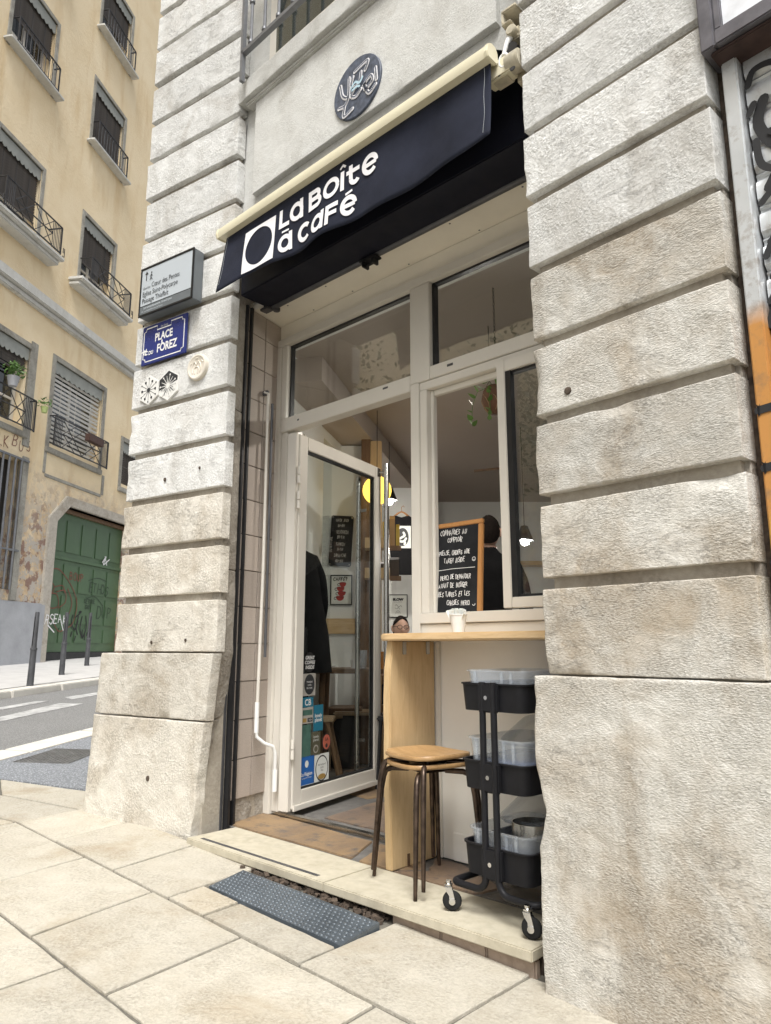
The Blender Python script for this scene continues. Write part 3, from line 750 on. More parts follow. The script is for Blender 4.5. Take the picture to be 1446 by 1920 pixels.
# its rough flank towards the doorway (a relief turned by 90 degrees)
def flank(z0, z1, x, y0, y1, seed, amp, mat):
    m = relief(y0, y1, z0, z1, 0, .06, .012, amp, .02, .6, seed, 13, amp * 1.4)
    m.v = [(x - vy - vx * .26, vx, vz) for vx, vy, vz in m.v]
    # lean: the flank runs in at the foot as the corner does
    m.v = [(vx - (.165 - lp_r(vz)) if vz < 1.0 else vx, vy, vz) for vx, vy, vz in m.v]
    return m.build('flank_stone', mat, bld, ML, smooth=38)
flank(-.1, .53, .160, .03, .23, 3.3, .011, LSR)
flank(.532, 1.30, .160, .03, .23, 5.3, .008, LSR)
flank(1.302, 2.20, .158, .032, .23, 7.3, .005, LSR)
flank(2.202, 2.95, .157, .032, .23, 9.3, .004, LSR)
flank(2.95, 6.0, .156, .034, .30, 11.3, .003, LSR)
# right pillar: plinth, then courses with deep grooves
relief(lambda z: .160 + .008 * fbm(1, 2, z * 6, 3) + (.03 * max(0, 1 - abs(z - .42) * 9)), 1.02, -.12, .806, -.03, .3, .0095, .0055, .018, .7, 40.0, 20, .006).build('stone_block', LSH, bld, MR, smooth=38)
z = .812
zs = [1.07 + .268 * i for i in range(14)]
for i, zt in enumerate(zs):
    sd_ += 1
    rough = i < 5
    relief((lambda q: (lambda zz: .19 + .006 * fbm(q, 2, zz * 9, 3)))(i), .832 + .003 * math.sin(i * 5), z, zt, .004 * math.sin(i * 1.9), .10, .0105, .0062 if rough else .0042, .011 if rough else .009, .9 if rough else .6, 60.0 + sd_ * 1.3, 17, .006 if rough else .004).build('stone_block', LSH if i < 5 else LS, bld, MR, smooth=38)
    z = zt + .038
MB().box(.215, .81, .030, .6, -.12, 5.0).build('core', GROOVE, bld, MR)
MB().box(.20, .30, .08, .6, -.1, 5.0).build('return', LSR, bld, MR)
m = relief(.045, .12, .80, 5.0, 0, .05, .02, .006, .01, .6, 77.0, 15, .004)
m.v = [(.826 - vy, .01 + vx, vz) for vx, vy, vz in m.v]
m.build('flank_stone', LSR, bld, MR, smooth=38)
# drilled holes as proud dark discs, their inner shade put into the colour
MB().lathe([(0, -.0015), (.008, -.0015), (.0115, -.0008), (.013, .004)], 14, T(.321, -.006, 1.696, 0, -90)).build('hole_shade_disc', DIRT_SHADE, bld, MR)
for x_, z_, r_ in ((-.268, .222, 1.1), (-.30, 1.83, .9), (-.02, 1.86, .6), (-.33, .92, .7), (-.06, .93, .7)):
    MB().lathe([(0, -.0012), (.006 * r_, -.0014), (.0095 * r_, -.0008), (.011 * r_, .004)], 9, T(x_, -.026 if z_ < .5 else -.005, z_, 0, -90) @ Matrix.Diagonal((1, 1.25, 1, 1))).build('hole_shade_disc', DIRT_SHADE, bld, ML)
# wall above the shop: plain band, raised panel, moulded sill, window with its railing
relief(-3.20, -1.12, 3.10, 5.6, 2.165, .4, .04, .0035, .004, .3, 81.0, 7, .004).build('wall', LSP, bld, smooth=38)
relief(-3.025, -1.365, 3.425, 4.02, 2.132, .06, .02, .003, .006, .5, 83.0, 9, .003).build('raised_panel', LSP, bld, smooth=38)
relief(-3.14, -1.12, 4.045, 4.17, 2.085, .2, .016, .005, .02, 1.0, 85.0, 12, .004).build('window_sill', LSP, bld, smooth=38)
MB().box(-3.10, -1.13, 2.11, 2.3, 4.02, 4.046).build('sill_moulding', LSP, bld, bevel=.008)
wn = MB()
wn.box(-2.95, -2.88, 2.16, 2.30, 4.17, 6.4); wn.box(-1.45, -1.38, 2.16, 2.30, 4.17, 6.4); wn.box(-2.2, -2.12, 2.14, 2.22, 4.17, 6.4); wn.box(-2.88, -1.45, 2.14, 2.22, 4.17, 4.26)
wn = wn.build('window', FRAME, bld, bevel=.004)
for x0, x1 in ((-2.88, -2.2), (-2.12, -1.45)): B('pane', GLASSD, wn, x0, x1, 2.155, 2.16, 4.26, 6.4, 0)
B('curtain', CURTAIN, wn, -2.85, -2.5, 2.162, 2.164, 4.26, 6.4, 0)
m = MB()
m.box(-3.05, -1.2, 2.035, 2.065, 4.30, 4.322)
m.box(-3.05, -1.2, 2.035, 2.065, 4.86, 4.885)
m.box(-3.06, -3.04, 2.035, 2.06, 4.12, 4.9)
for i in range(14):
    x = -2.98 + i * .128
    m.tube([(x, 2.05, 4.31), (x, 2.05, 4.86)], .0095, 8)
    for zz in (4.345, 4.62): m.lathe([(.010, -.014), (.017, -.008), (.017, .008), (.010, .014)], 10, T(x, 2.05, zz))
    if i % 2 == 0: m.tube([(x + .256 * .5 * (1 - math.cos(a)), 2.05, 4.64 + .18 * math.sin(a)) for a in [math.pi * q / 12 for q in range(13)]], .009, 6)
m.build('railing', GREYIRON, bld, smooth=40)
# tiled side of the doorway, soffit, band over the frame
tw = math.hypot(.13, .38)
MT = Matrix.Translation((-3.225, 2.275, 0)) @ Matrix.Rotation(math.atan2(.335, -.085), 4, 'Z')
MB().box(0, .36, .014, .2, -.05, 2.90).build('reveal_wall', GROOVE, bld, MT)
tl = MB().box(.002, .17, 0, .02, 0, .196).mesh('reveal_tile', TILE, .002)
t2 = MB().box(.002, .184, 0, .02, 0, .196).mesh('reveal_tile', TILE, .002)
for j in range(14):
    for i in range(2):
        zz = .115 + j * .2
        if zz + .196 > 2.86:
            MB().box(.002, .17 + .014 * i, 0, .02, 0, 2.858 - zz).build('reveal_tile', TILE, bld, MT @ T(i * .174, 0, zz), bevel=.002); continue
        put('reveal_tile', (tl, t2)[i], bld, MT @ T(i * .174, random.uniform(-.0012, .0012), zz))
relief(0, .36, -.05, .112, 0, .05, .012, .012, .02, 1.0, 91.0, 16, .008).build('rubble_foot', LSR, bld, MT @ T(0, .012, 0), smooth=38)
B('soffit', SOFFIT, bld, -3.33, -1.05, 2.335, 2.645, 2.862, 2.90, .003)
m = MB()
for x in (-3.05, -2.72, -2.3, -1.85, -1.45):
    for y in (2.43, 2.57): m.lathe([(.0, -.001), (.005, -.001), (.005, .004)], 8, T(x + .07 * (y > 2.5), y, 2.862))
m.build('soffit_screw', GREYMET, bld)
B('head_band', SOFFIT, bld, -3.36, -1.05, 2.585, 2.66, 2.762, 2.8615, .003)
# ------------------------------------------------------------------ step and threshold
st = tag(empty('door_step'), 'low cream stone step with tiled riser running under the shopfront', 'step')
def tread(x0, x1, nm='tread'):
    B(nm, TREAD, st, x0, x1, 2.0, 2.285, -.034, 0, .004)
tread(-3.165, -2.196); tread(-2.193, -1.268)
B('dark_inlay', GREYMET, st, -3.10, -2.27, 2.035, 2.053, -.004, .0012, 0)
for x0, x1 in ((-1.862, -1.64), (-1.638, -1.455), (-1.453, -1.275)):
    B('riser_tile', TERRA, st, x0, x1, 2.03, 2.06, -.12, -.036, .006)
B('bed', DIRT_SHADE, st, -3.16, -1.27, 2.07, 2.6, -.14, -.036, 0)
B('rubble', TERRA, st, -3.1, -1.87, 2.09, 2.12, -.12, -.037, .01)
rg = random.Random(3); m = MB()
for i in range(260):
    x = rg.uniform(-2.70, -1.86); y = rg.uniform(1.97, 2.075); s = rg.uniform(.004, .013)
    m.box(-s, s, -s * .7, s * .7, -s * .5, s * .5, T(x, y, gz(x) - .006 + rg.uniform(0, .014), rg.uniform(0, 180), rg.uniform(-30, 30), rg.uniform(-30, 30)))
tag(m.build('crumbled_mortar', DIRT_SHADE), 'crumbled dirt and gravel under the overhanging step', 'debris', kind='stuff')
# flagstone floor between step and threshold, and inside
flo = MB().box(-9.5, 1.5, 2.285, 12, -.14, -.006)
flo = tag(flo.build('floor', FLAGJ), kind='structure')
def flag_(poly, mat, seed, z=0.0):
    rg = random.Random(seed); P = []
    n = len(poly)
    for i in range(n):
        a, b = poly[i], poly[(i + 1) % n]
        for q in range(4):
            t = q / 4; jit = .010 if q else 0.0
            P.append((a[0] + (b[0] - a[0]) * t + rg.uniform(-jit, jit), a[1] + (b[1] - a[1]) * t + rg.uniform(-jit, jit)))
    MB().slab(P, -.03, z + rg.uniform(-.0015, .001)).build('flagstone', mat, flo, bevel=.003)
flag_([(-3.28, 2.30), (-2.35, 2.30), (-2.47, 2.56), (-3.10, 2.58), (-3.33, 2.58)], FLAG1, 1)
flag_([(-2.30, 2.30), (-2.13, 2.30), (-2.02, 2.40), (-2.13, 2.55), (-2.42, 2.56)], FLAG1, 2)
flag_([(-2.10, 2.295), (-1.70, 2.295), (-1.66, 2.42), (-1.95, 2.56), (-2.09, 2.55), (-1.99, 2.40)], FLAG2, 3)
flag_([(-1.66, 2.295), (-1.08, 2.295), (-1.08, 2.55), (-1.90, 2.56), (-1.62, 2.44)], FLAG3, 4)
k = 10
for i in range(7):
    for j in range(7):
        x = -6.2 + i * .62 + .2 * (j % 2) - .35 * j * .4; y = 2.70 + j * .55
        k += 1; rg = random.Random(k)
        q = lambda a: rg.uniform(-.09, .09)
        if x < -3.35 - (y - 2.7) * .58 - .3: continue
        flag_([(x + .04 + q(0), y + .03 + q(0) * .3), (x + .58 + q(0), y + q(0) * .4), (x + .60 + q(0), y + .50 + q(0) * .3), (x + .02 + q(0), y + .51 + q(0) * .3)], (FLAG1, FLAG2, FLAG2, FLAG3)[k % 4], k)
B('threshold_bar', STEEL, st, -3.31, -2.22, 2.585, 2.625, -.004, .018, .003)

# ------------------------------------------------------------------ shopfront joinery
sf = tag(empty('shopfront', T(0, 2.60, 0)), 'cream lacquered shopfront with open glass door, fanlights and serving window', 'shopfront')
def M_(nm, x0, x1, z0, z1, y0=-.035, y1=.035, mat=FRAME, bevel=.003, par=None):
    return B(nm, mat, par or sf, x0, x1, y0, y1, z0, z1, bevel)
M_('jamb', -3.315, -3.262, 0, 2.71, -.04, .03)
M_('jamb', -3.259, -3.205, 0.018, 2.158, -.022, .04)
M_('jamb', -3.203, -3.148, 0.018, 2.158, -.005, .05)
M_('jamb', -3.259, -3.215, 2.243, 2.71, -.033, .03)
M_('mullion', -2.222, -2.166, 0, 2.189)
M_('mullion', -2.222, -2.094, 2.1895, 2.71)
M_('mullion_bead', -2.094, -2.078, 2.26, 2.705, -.01, .02, BLACKMET, 0)
M_('head_rail', -3.315, -1.05, 2.712, 2.760, -.038, .035)
M_('transom', -3.259, -2.2225, 2.158, 2.242)
M_('transom', -2.0935, -1.05, 2.19, 2.256)
M_('transom_lower', -2.1655, -1.05, 2.145, 2.188, -.028, .03)
for x0, x1, z in ((-3.10, -3.085, 2.20), (-2.41, -2.375, 2.215)): M_('drain_slot', x0, x1, z, z + .010, -.0365, -.03, GREYMET, 0)
M_('drain_slot', -1.985, -1.95, 2.222, 2.234, -.0365, -.03, GREYMET, 0)
def pane(x0, x1, z0, z1, y=.008, nm='pane', par=None, g=GLASS):
    o = B(nm, g, par or sf, x0, x1, y, y + .006, z0, z1, 0)
    gk = MB(); w = .012
    gk.box(x0, x1, y - .012, y + .016, z0 - .002, z0 + w); gk.box(x0, x1, y - .012, y + .016, z1 - w, z1 + .002)
    gk.box(x0 - .002, x0 + w, y - .012, y + .016, z0, z1); gk.box(x1 - w, x1 + .002, y - .012, y + .016, z0, z1)
    gk.build('gasket', BLACKMET, o if par is None else par)
    return o
pane(-3.215, -2.2225, 2.243, 2.711)
pane(-2.0935, -1.05, 2.257, 2.711)
# serving window: open on the left, second sash slid behind the pillar
M_('window_stile', -2.1645, -2.120, 1.048, 2.145, -.03, .03)
M_('window_track', -2.120, -2.102, 1.05, 2.143, .0, .03)
M_('window_track', -2.102, -1.70, 2.115, 2.144, .005, .03)
M_('window_sill_rail', -2.1645, -1.05, 1.0, 1.048, -.045, .035)
M_('window_apron', -2.1645, -1.05, .955, .998, -.035, .03)
ss = M_('sliding_sash', -1.698, -1.655, 1.055, 2.160, -.048, .012)
M_('sash_rail', -1.655, -1.05, 2.105, 2.158, -.046, .012, par=sf)
M_('sash_rail', -1.655, -1.05, 1.055, 1.10, -.046, .012, par=sf)
pane(-1.655, -1.05, 1.10, 2.105, -.02)
M_('sash_gasket', -1.655, -1.628, 1.10, 2.105, -.042, -.012, BLACKMET, 0)
# white panel below the counter
MB().box(-2.1645, -1.05, -.02, .03, .0, .953).build('lower_panel', WHITEP, sf, bevel=.003)
M_('panel_strip', -2.092, -2.060, .0, .92, -.028, -.021)
M_('panel_skirting', -2.0, -1.05, .003, .115, -.034, -.0215, WHITEP)
M_('skirting_clip', -1.80, -1.765, .062, .070, -.038, -.0335, GREYMET, 0)

# ------------------------------------------------------------------ glass door, swung inwards
dang = math.degrees(math.atan2(.78, -.186))
MD = T(-3.135, .0, 0, dang)                  # local x along the leaf, -y is its street face
door = MB()
door.box(0, .078, -.022, .022, .040, 2.132); door.box(.868, .95, -.022, .022, .040, 2.132)
door.box(.078, .868, -.022, .022, 2.052, 2.132); door.box(.078, .868, -.022, .022, .040, .128)
door = door.build('door', FRAME, sf, MD, bevel=.003)
B('drip_rail', FRAME, door, .0, .95, -.034, -.0225, .028, .058, .003)
B('door_edge', FRAME, door, -.030, -.003, -.014, .05, .030, 2.135, .003)
dp_ = B('pane', GLASSC, door, .076, .870, -.003, .003, .126, 2.054, 0)
gk = MB(); gk.box(.078, .868, -.012, .012, .128, .140); gk.box(.078, .868, -.012, .012, 2.038, 2.052); gk.box(.078, .088, -.012, .012, .128, 2.052); gk.box(.858, .868, -.012, .012, .128, 2.052)
gk.build('gasket', BLACKMET, door)
hd = MB()
hd.tube([(.915, -.085, .085), (.915, -.085, 2.150)], .0185, 16)
hd.build('pull_bar', STEEL, door, smooth=40)
hd = MB()
for zz in (.115, 2.095): hd.tube([(.915, -.085, zz), (.915, -.018, zz)], .010, 10); hd.box(.895, .935, -.028, -.0225, zz - .03, zz + .03)
hd.build('bar_bracket', STEEL, door, bevel=.002)
hd = MB(); hd.tube([(.80, .07, .12), (.80, .07, 2.05)], .016, 14); hd.box(.795, .805, .01, .07, .3, .32); hd.box(.795, .805, .01, .07, 1.8, 1.82)
hd.build('pull_bar', STEEL, door, smooth=40)
for zz in (1.83, 1.68, .30):
    MB().tube([(-.018, -.030, zz), (-.018, -.030, zz + .048)], .0105, 10).tube([(-.018, -.030, zz + .053), (-.018, -.030, zz + .10)], .0105, 10).build('hinge', FRAME, door, smooth=40)
MB().box(-.02, .42, .0, .02, 2.135, 2.150, T(.08, .0, 0, 24)).build('closer_arm', FRAME, door, bevel=.002)
# stickers on the glass
def sticker(x0, x1, z0, z1, mat, y=-.0042, rnd_=False):
    m = MB()
    if rnd_: m.add([((x0 + x1) / 2 + (x1 - x0) / 2 * math.cos(a), y, (z0 + z1) / 2 + (z1 - z0) / 2 * math.sin(a)) for a in [2 * math.pi * q / 28 for q in range(28)]], [tuple(range(28))])
    else: m.add([(x0, y, z0), (x1, y, z0), (x1, y, z1), (x0, y, z1)], [(0, 1, 2, 3)])
    return m.build('sticker', mat, door, fix=False)
def stext(s, size, mat, x, z, y=-.0052, **k): text('sticker_lettering', s, size, mat, door, x, y, z, **k)
sticker(.108, .212, .752, .866, BLACKMET, -.0042, True)
for i, s in enumerate(('GREAT', 'COFFEE', 'INSIDE')): stext(s, .027, ENAMELW, .160, .826 - i * .027, align='CENTER', sx=1.05, shear=.2, bold=.0006)
sticker(.100, .222, .622, .746, GREYINK); sticker(.112, .212, .628, .742, INK, -.0046, True)
for i in range(3): stext(('\u2022\u2022\u2022\u2022', 'CAF\u00c9S', 'DE LYON')[i] if i else 'TORR\u00c9FI\u00c9', .013, ENAMELW, .162, .694 - i * .017, align='CENTER')
sticker(.096, .204, .560, .614, TEALINK); sticker(.096, .204, .470, .558, GREYINK)
stext('CB', .048, ENAMELW, .150, .570, align='CENTER', bold=.001); sticker(.104, .140, .478, .500, GOLDINK, -.0046); sticker(.150, .198, .478, .500, INK, -.0046); stext('VISA', .015, ENAMELW, .174, .484, align='CENTER'); sticker(.104, .196, .515, .545, GREENINK, -.0046)
sticker(.208, .304, .420, .566, TEALINK)
stext('lonely', .029, ENAMELW, .256, .497, align='CENTER', bold=.0008); stext('planet', .029, ENAMELW, .256, .473, align='CENTER', bold=.0008)
sticker(.088, .186, .288, .464, GREENINK); sticker(.190, .282, .286, .416, OLIVEINK)
stext('lonely', .022, PAPER, .236, .384, align='CENTER'); stext('planet', .022, PAPER, .236, .366, align='CENTER'); sticker(.212, .262, .300, .345, GREYINK, -.0046, True); sticker(.220, .254, .307, .338, OLIVEINK, -.005, True)
sticker(.300, .388, .302, .398, INK, -.0042, True); sticker(.306, .382, .308, .392, CORALINK, -.0046, True); stext('LA', .024, INK, .344, .358, align='CENTER', bold=.001); sticker(.332, .356, .318, .342, INK, -.0050, True)
sticker(.080, .222, .142, .292, BLUEINK); sticker(.080, .222, .124, .142, PAPER)
sticker(.134, .168, .232, .270, PAPER, -.0046, True); stext('La R\u00e9gion', .027, ENAMELW, .151, .190, align='CENTER', bold=.0006); stext('Auvergne-Rh\u00f4ne-Alpes', .010, ENAMELW, .151, .175, align='CENTER')
sticker(.226, .372, .122, .290, PAPER); sticker(.236, .364, .138, .282, INK, -.0046, True); sticker(.243, .357, .146, .274, PAPER, -.005, True); sticker(.262, .338, .150, .180, GOLDINK, -.0054, True)
for i in range(3): stext(('RESTAURANT', 'GURU', '2023')[i], .013, INK, .300, .226 - i * .016, y=-.0056, align='CENTER')

# ------------------------------------------------------------------ awning, its housing, crank
aw = tag(empty('awning', T(0, 1.94, 0)), 'rolled navy awning with cream front bar and white cafe lettering', 'awning')
bar = [(-.030, 0), (-.036, .02), (-.030, .05), (-.008, .068), (.018, .066), (.030, .045), (.030, .010), (.018, 0)]
m = MB(); n = len(bar)
m.add([(-3.005, y, 3.040 + z) for y, z in bar] + [(-1.275, y, 3.040 + z) for y, z in bar], [tuple(range(n)), tuple(range(2 * n - 1, n - 1, -1))] + [(i, i + n, (i + 1) % n + n, (i + 1) % n) for i in range(n)])
m.build('front_bar', CREAMMET, aw, smooth=35)
for x0, x1 in ((-3.017, -3.003), (-1.277, -1.260)):
    m = MB(); m.add([(x0, y * 1.12, 3.036 + z * 1.1) for y, z in bar] + [(x1, y * 1.12, 3.036 + z * 1.1) for y, z in bar], [tuple(range(n)), tuple(range(2 * n - 1, n - 1, -1))] + [(i, i + n, (i + 1) % n + n, (i + 1) % n) for i in range(n)])
    m.build('end_cap', CREAMMET, aw, bevel=.003)
def val_y(x, z):
    d = max(0, min(1, (3.045 - z) / .33))
    return .004 + d * (.016 * math.sin(x * 3.1 + 1.0) + .011 * math.sin(x * 7.3 + d) + .006 * math.sin(x * 19 + 2.5 * d) - .010) + (.030 * d * max(0, 1 - (x + 2.975) / .16) ** 2) * -.6 + .006 * d * math.sin(x * 15)
nu, nv = 90, 14; vs = []; fs = []
for j in range(nv + 1):
    for i in range(nu + 1):
        x = -2.972 + 1.697 * i / nu
        zb = 2.722 + .007 * math.sin(x * 4.2 + .8) + .004 * math.sin(x * 11) - .018 * max(0, 1 - (x + 2.972) / .2)
        z = 3.045 + (zb - 3.045) * j / nv
        vs.append((x + (.004 * j / nv if i == nu else 0), val_y(x, z), z))
for j in range(nv):
    for i in range(nu): fs.append((j * (nu + 1) + i, j * (nu + 1) + i + 1, (j + 1) * (nu + 1) + i + 1, (j + 1) * (nu + 1) + i))
m = MB(); m.v, m.f = vs, fs
vo = m.build('valance', NAVY, aw, smooth=80, fix=False)
so = vo.modifiers.new('thickness', 'SOLIDIFY'); so.thickness = .0016; so.offset = 1
for x in (-2.955, -1.302):       # stitched hems
    m = MB(); ribbon(m, [(x + .002 * math.sin(q), 3.04 - q * .0265) for q in range(12)], .0016, 0)
    m.v = [(x_, val_y(x_, z_) - .0032, z_) for x_, y_, z_ in m.v]
    m.build('hem_stitching', SIGNGREY, vo, fix=False)
# lettering printed on the valance
def conform(mb, off): mb.v = [(x, val_y(x, z) + y - off, z) for x, y, z in mb.v]; return mb
mb = MB(); N_ = 48; cx, cz, rr = -2.664, 2.864, .102
sq = []
for q in range(N_):
    a = 2 * math.pi * q / N_; c, s = math.cos(a), math.sin(a); kx = .1205 / max(abs(c), abs(s))
    sq.append((cx + c * kx, 0, cz + s * kx * .98))
ci = [(cx + rr * math.cos(2 * math.pi * q / N_), 0, cz + rr * .98 * math.sin(2 * math.pi * q / N_)) for q in range(N_)]
mb.add(sq + ci, [(q, (q + 1) % N_, N_ + (q + 1) % N_, N_ + q) for q in range(N_)])
conform(mb, .0035).build('emblem', LETTER, vo, fix=False)
mb = MB(); kk = 0
def S_(P, w=.0225, cap=False):
    global kk
    if len(P) == 2:
        P = [(P[0][0] + (P[1][0] - P[0][0]) * q / 4, P[0][1] + (P[1][1] - P[0][1]) * q / 4) for q in range(5)]
    ribbon(mb, P, w, -.00012 * (kk % 9), cap=cap); kk += 1
b1, h = 2.886, .100
def let_a(x, b, w=.094): r = (h - .0225) / 2 - .002; S_(arc(x + r + .011, b + r + .010, r, r, 0, 360, 26)); S_([(x + w - .011, b), (x + w - .011, b + h)])
def let_e(x, b): r = (h - .0225) / 2; S_([(x + .016, b + h / 2), (x + .016 + 2 * r - .006, b + h / 2)], .020); S_(arc(x + r + .011, b + r + .011, r, r, 0, 318, 24))
S_([(-2.502, b1 + h), (-2.502, b1)]); S_([(-2.512, b1 + .011), (-2.440, b1 + .011)])
let_a(-2.436, b1)
S_([(-2.290, b1), (-2.290, b1 + h)]); S_([(-2.30, b1 + h - .011), (-2.245, b1 + h - .011)]); S_([(-2.30, b1 + .052), (-2.240, b1 + .052)]); S_([(-2.30, b1 + .011), (-2.240, b1 + .011)])
S_(arc(-2.247, b1 + .0705, .0195, .0185, -90, 90)); S_(arc(-2.242, b1 + .0315, .0225, .0205, -90, 90))
S_(arc(-2.143, b1 + .05, .0430, .0390, 0, 360, 30))
S_([(-2.070, b1), (-2.070, b1 + h - .004)]); S_([(-2.085, b1 + h + .012), (-2.068, b1 + h + .026), (-2.050, b1 + h + .012)], .011)
S_([(-2.018, b1 + h + .002), (-2.018, b1 + .035)]); S_(arc(-1.995, b1 + .034, .023, .023, 180, 330, 12)); S_([(-2.045, b1 + .070), (-1.965, b1 + .070)], .020)
let_e(-1.950, b1)
b2 = 2.752; h = .097
let_a(-2.512, b2); S_([(-2.488, b2 + h + .012), (-2.440, b2 + h + .012)], .010)
S_(arc(-2.330, b2 + .0485, .038, .0375, 42, 318, 22))
let_a(-2.276, b2)
S_([(-2.158, b2), (-2.158, b2 + h)]); S_([(-2.168, b2 + h - .011), (-2.092, b2 + h - .011)]); S_([(-2.168, b2 + .050), (-2.100, b2 + .050)], .020)
let_e(-2.080, b2); S_([(-2.05, b2 + h + .008), (-2.010, b2 + h + .016)], .011)
conform(mb, .0040).build('lettering', LETTER, vo, fix=False)
# rolled fabric, arms and gear behind the bar
m = MB(); m.tube([(-3.06, .155, 3.135), (-1.24, .155, 3.135)], .044, 20); m.build('fabric_roll', NAVY, aw, smooth=60)
m = MB(); m.add([(-3.0, .02, 3.10), (-1.26, .02, 3.10), (-1.26, .13, 3.172), (-3.0, .13, 3.172)], [(0, 1, 2, 3)]); m.build('fabric', NAVY, aw, fix=False)
m = MB(); m.box(-1.75, -1.21, .05, .085, 3.005, 3.062); m.box(-1.32, -1.21, .035, .095, 2.995, 3.072); m.build('folding_arm', CREAMMET, aw, bevel=.006)
m = MB(); m.box(-3.0, -2.3, .05, .085, 3.005, 3.062); m.build('folding_arm', CREAMMET, aw, bevel=.006)
MB().box(-1.222, -1.178, .10, .215, 2.985, 3.19).build('wall_bracket', CREAMOLD, aw, bevel=.004)
MB().tube([(-1.232, .06, 3.035), (-1.175, .06, 3.035)], .040, 20).build('arm_shoulder', CREAMOLD, aw, bevel=.003, smooth=40)
MB().box(-1.30, -1.228, .045, .10, 2.992, 3.058).build('arm_joint', CREAMOLD, aw, bevel=.005)
MB().tube([(-1.205, .035, 3.165), (-1.205, .14, 3.165)], .021, 16).build('gear_housing', CREAMOLD, aw, bevel=.003, smooth=40)
MB().box(-1.232, -1.180, .06, .14, 3.140, 3.192).build('gear_case', CREAMOLD, aw, bevel=.006)
MB().box(-1.240, -1.176, .03, .16, 3.250, 3.262).build('top_hook', CREAMOLD, aw, bevel=.003)
MB().box(-1.240, -1.232, .03, .16, 3.205, 3.2495).build('top_hook', CREAMOLD, aw, bevel=.003)
MB().box(-1.240, -1.200, .03, .16, 3.196, 3.2045).build('top_hook', CREAMOLD, aw, bevel=.003)
for x_, z_ in ((-1.262, 3.010), (-1.205, 3.0)): MB().lathe([(0, -.006), (.010, -.005), (.012, 0)], 12, T(x_, .043, z_, 0, -90)).build('bolt_head', GREYMET, aw, smooth=40)
g = MB(); g.tube([(-1.215, .06, 3.165), (-1.228, .045, 3.12), (-1.240, .040, 3.075)], [.016, .010, .008], 10)
g.tube([(-1.240 + .019 * math.cos(a), .040, 3.052 + .027 * math.sin(a)) for a in [math.pi / 2 + 2 * math.pi * q / 16 for q in range(17)]], .0065, 8, cap=False)
g.build('crank_eye', ENAMELW, aw, smooth=50)
g = MB(); g.tube([(-1.212, .045, 3.09), (-1.212, .075, 3.09)], .028, 14); g.build('gear_ring', BLACKMET, aw, smooth=40)
# housing of the security shutter below the awning
hs_ = tag(empty('shutter_housing', T(0, 2.18, 0)), 'navy shutter housing with dark bottom rail and guide rail under the awning', 'shutter')
B('box', NAVYBOX, hs_, -3.118, -1.10, -.035, .15, 2.835, 3.14, .006)
MB().tube([(-3.17, .188, 2.850), (-1.10, .188, 2.850)], .019, 14).build('bottom_bar', GREYMET, hs_, smooth=40)
B('bottom_slat', NAVYBOX, hs_, -3.15, -1.10, .152, .166, 2.842, 2.90, 0)
g = MB(); g.box(-2.36, -2.25, .150, .205, 2.818, 2.830); g.box(-2.345, -2.33, .155, .20, 2.79, 2.82); g.box(-2.28, -2.265, .155, .20, 2.79, 2.82); g.tube([(-2.34, .178, 2.80), (-2.27, .178, 2.80)], .007, 8)
g.build('latch', BLACKMET, hs_, bevel=.003)
g = MB(); g.box(-3.17, -3.10, .14, .19, 2.826, 2.842); g.lathe([(.0, 0), (.022, 0), (.022, -.02), (.0, -.02)], 10, T(-3.09, .20, 2.842)); g.build('rail_bracket', GREYMET, hs_, bevel=.003)
g = MB(); g.box(-.020, .010, -.030, -.012, -.03, 2.86); g.box(-.020, .010, .012, .030, -.03, 2.86); g.box(-.024, -.018, -.030, .030, -.03, 2.86)
g.build('guide_rail', BLACKMET, hs_, T(-3.222, .105, 0, 14), bevel=.002)
g = MB(); g.box(-.04, -.021, -.05, -.034, -.03, 2.86); g.build('rail_flange', GREYMET, hs_, T(-3.222, .105, 0, 14), bevel=.002)
# crank rod and conduit on the tiled reveal
cr = tag(empty('crank_rod', T(-3.215, 2.44, 0, 14)), 'pale crank rod hanging on the tiled side of the doorway', 'crank rod')
g = MB(); g.tube([(-.012, 0, .47), (.0, 0, 1.30), (-.004, 0, 2.30)], .0095, 10); g.tube([(-.004, 0, 2.30), (.0, -.004, 2.36), (-.03, -.002, 2.375)], .0085, 10); g.build('rod', FRAME, cr, smooth=50)
g = MB(); g.tube([(.022, .012, .84), (.018, .012, 2.30)], .0085, 10); g.build('second_rod', GREYMET, cr, smooth=50)
g = MB(); g.tube([(-.012, 0, .47), (-.010, .002, .42), (.02, .03, .385), (.045, .075, .365), (.05, .09, .33), (.045, .10, .20)], .0095, 10); g.build('bent_end', ENAMELW, cr, smooth=60)
g = MB(); g.tube([(.045, .10, .24), (.043, .102, .13)], .0145, 12); g.build('sleeve', ENAMELW, cr, smooth=50); g = MB(); g.tube([(-.012, 0, .44), (-.012, 0, .60)], .0125, 12); g.build('sleeve', ENAMELW, cr, smooth=50)
g = MB(); g.box(-.045, -.005, -.008, .012, 2.355, 2.385); g.build('hook', GREYMET, cr, bevel=.004)
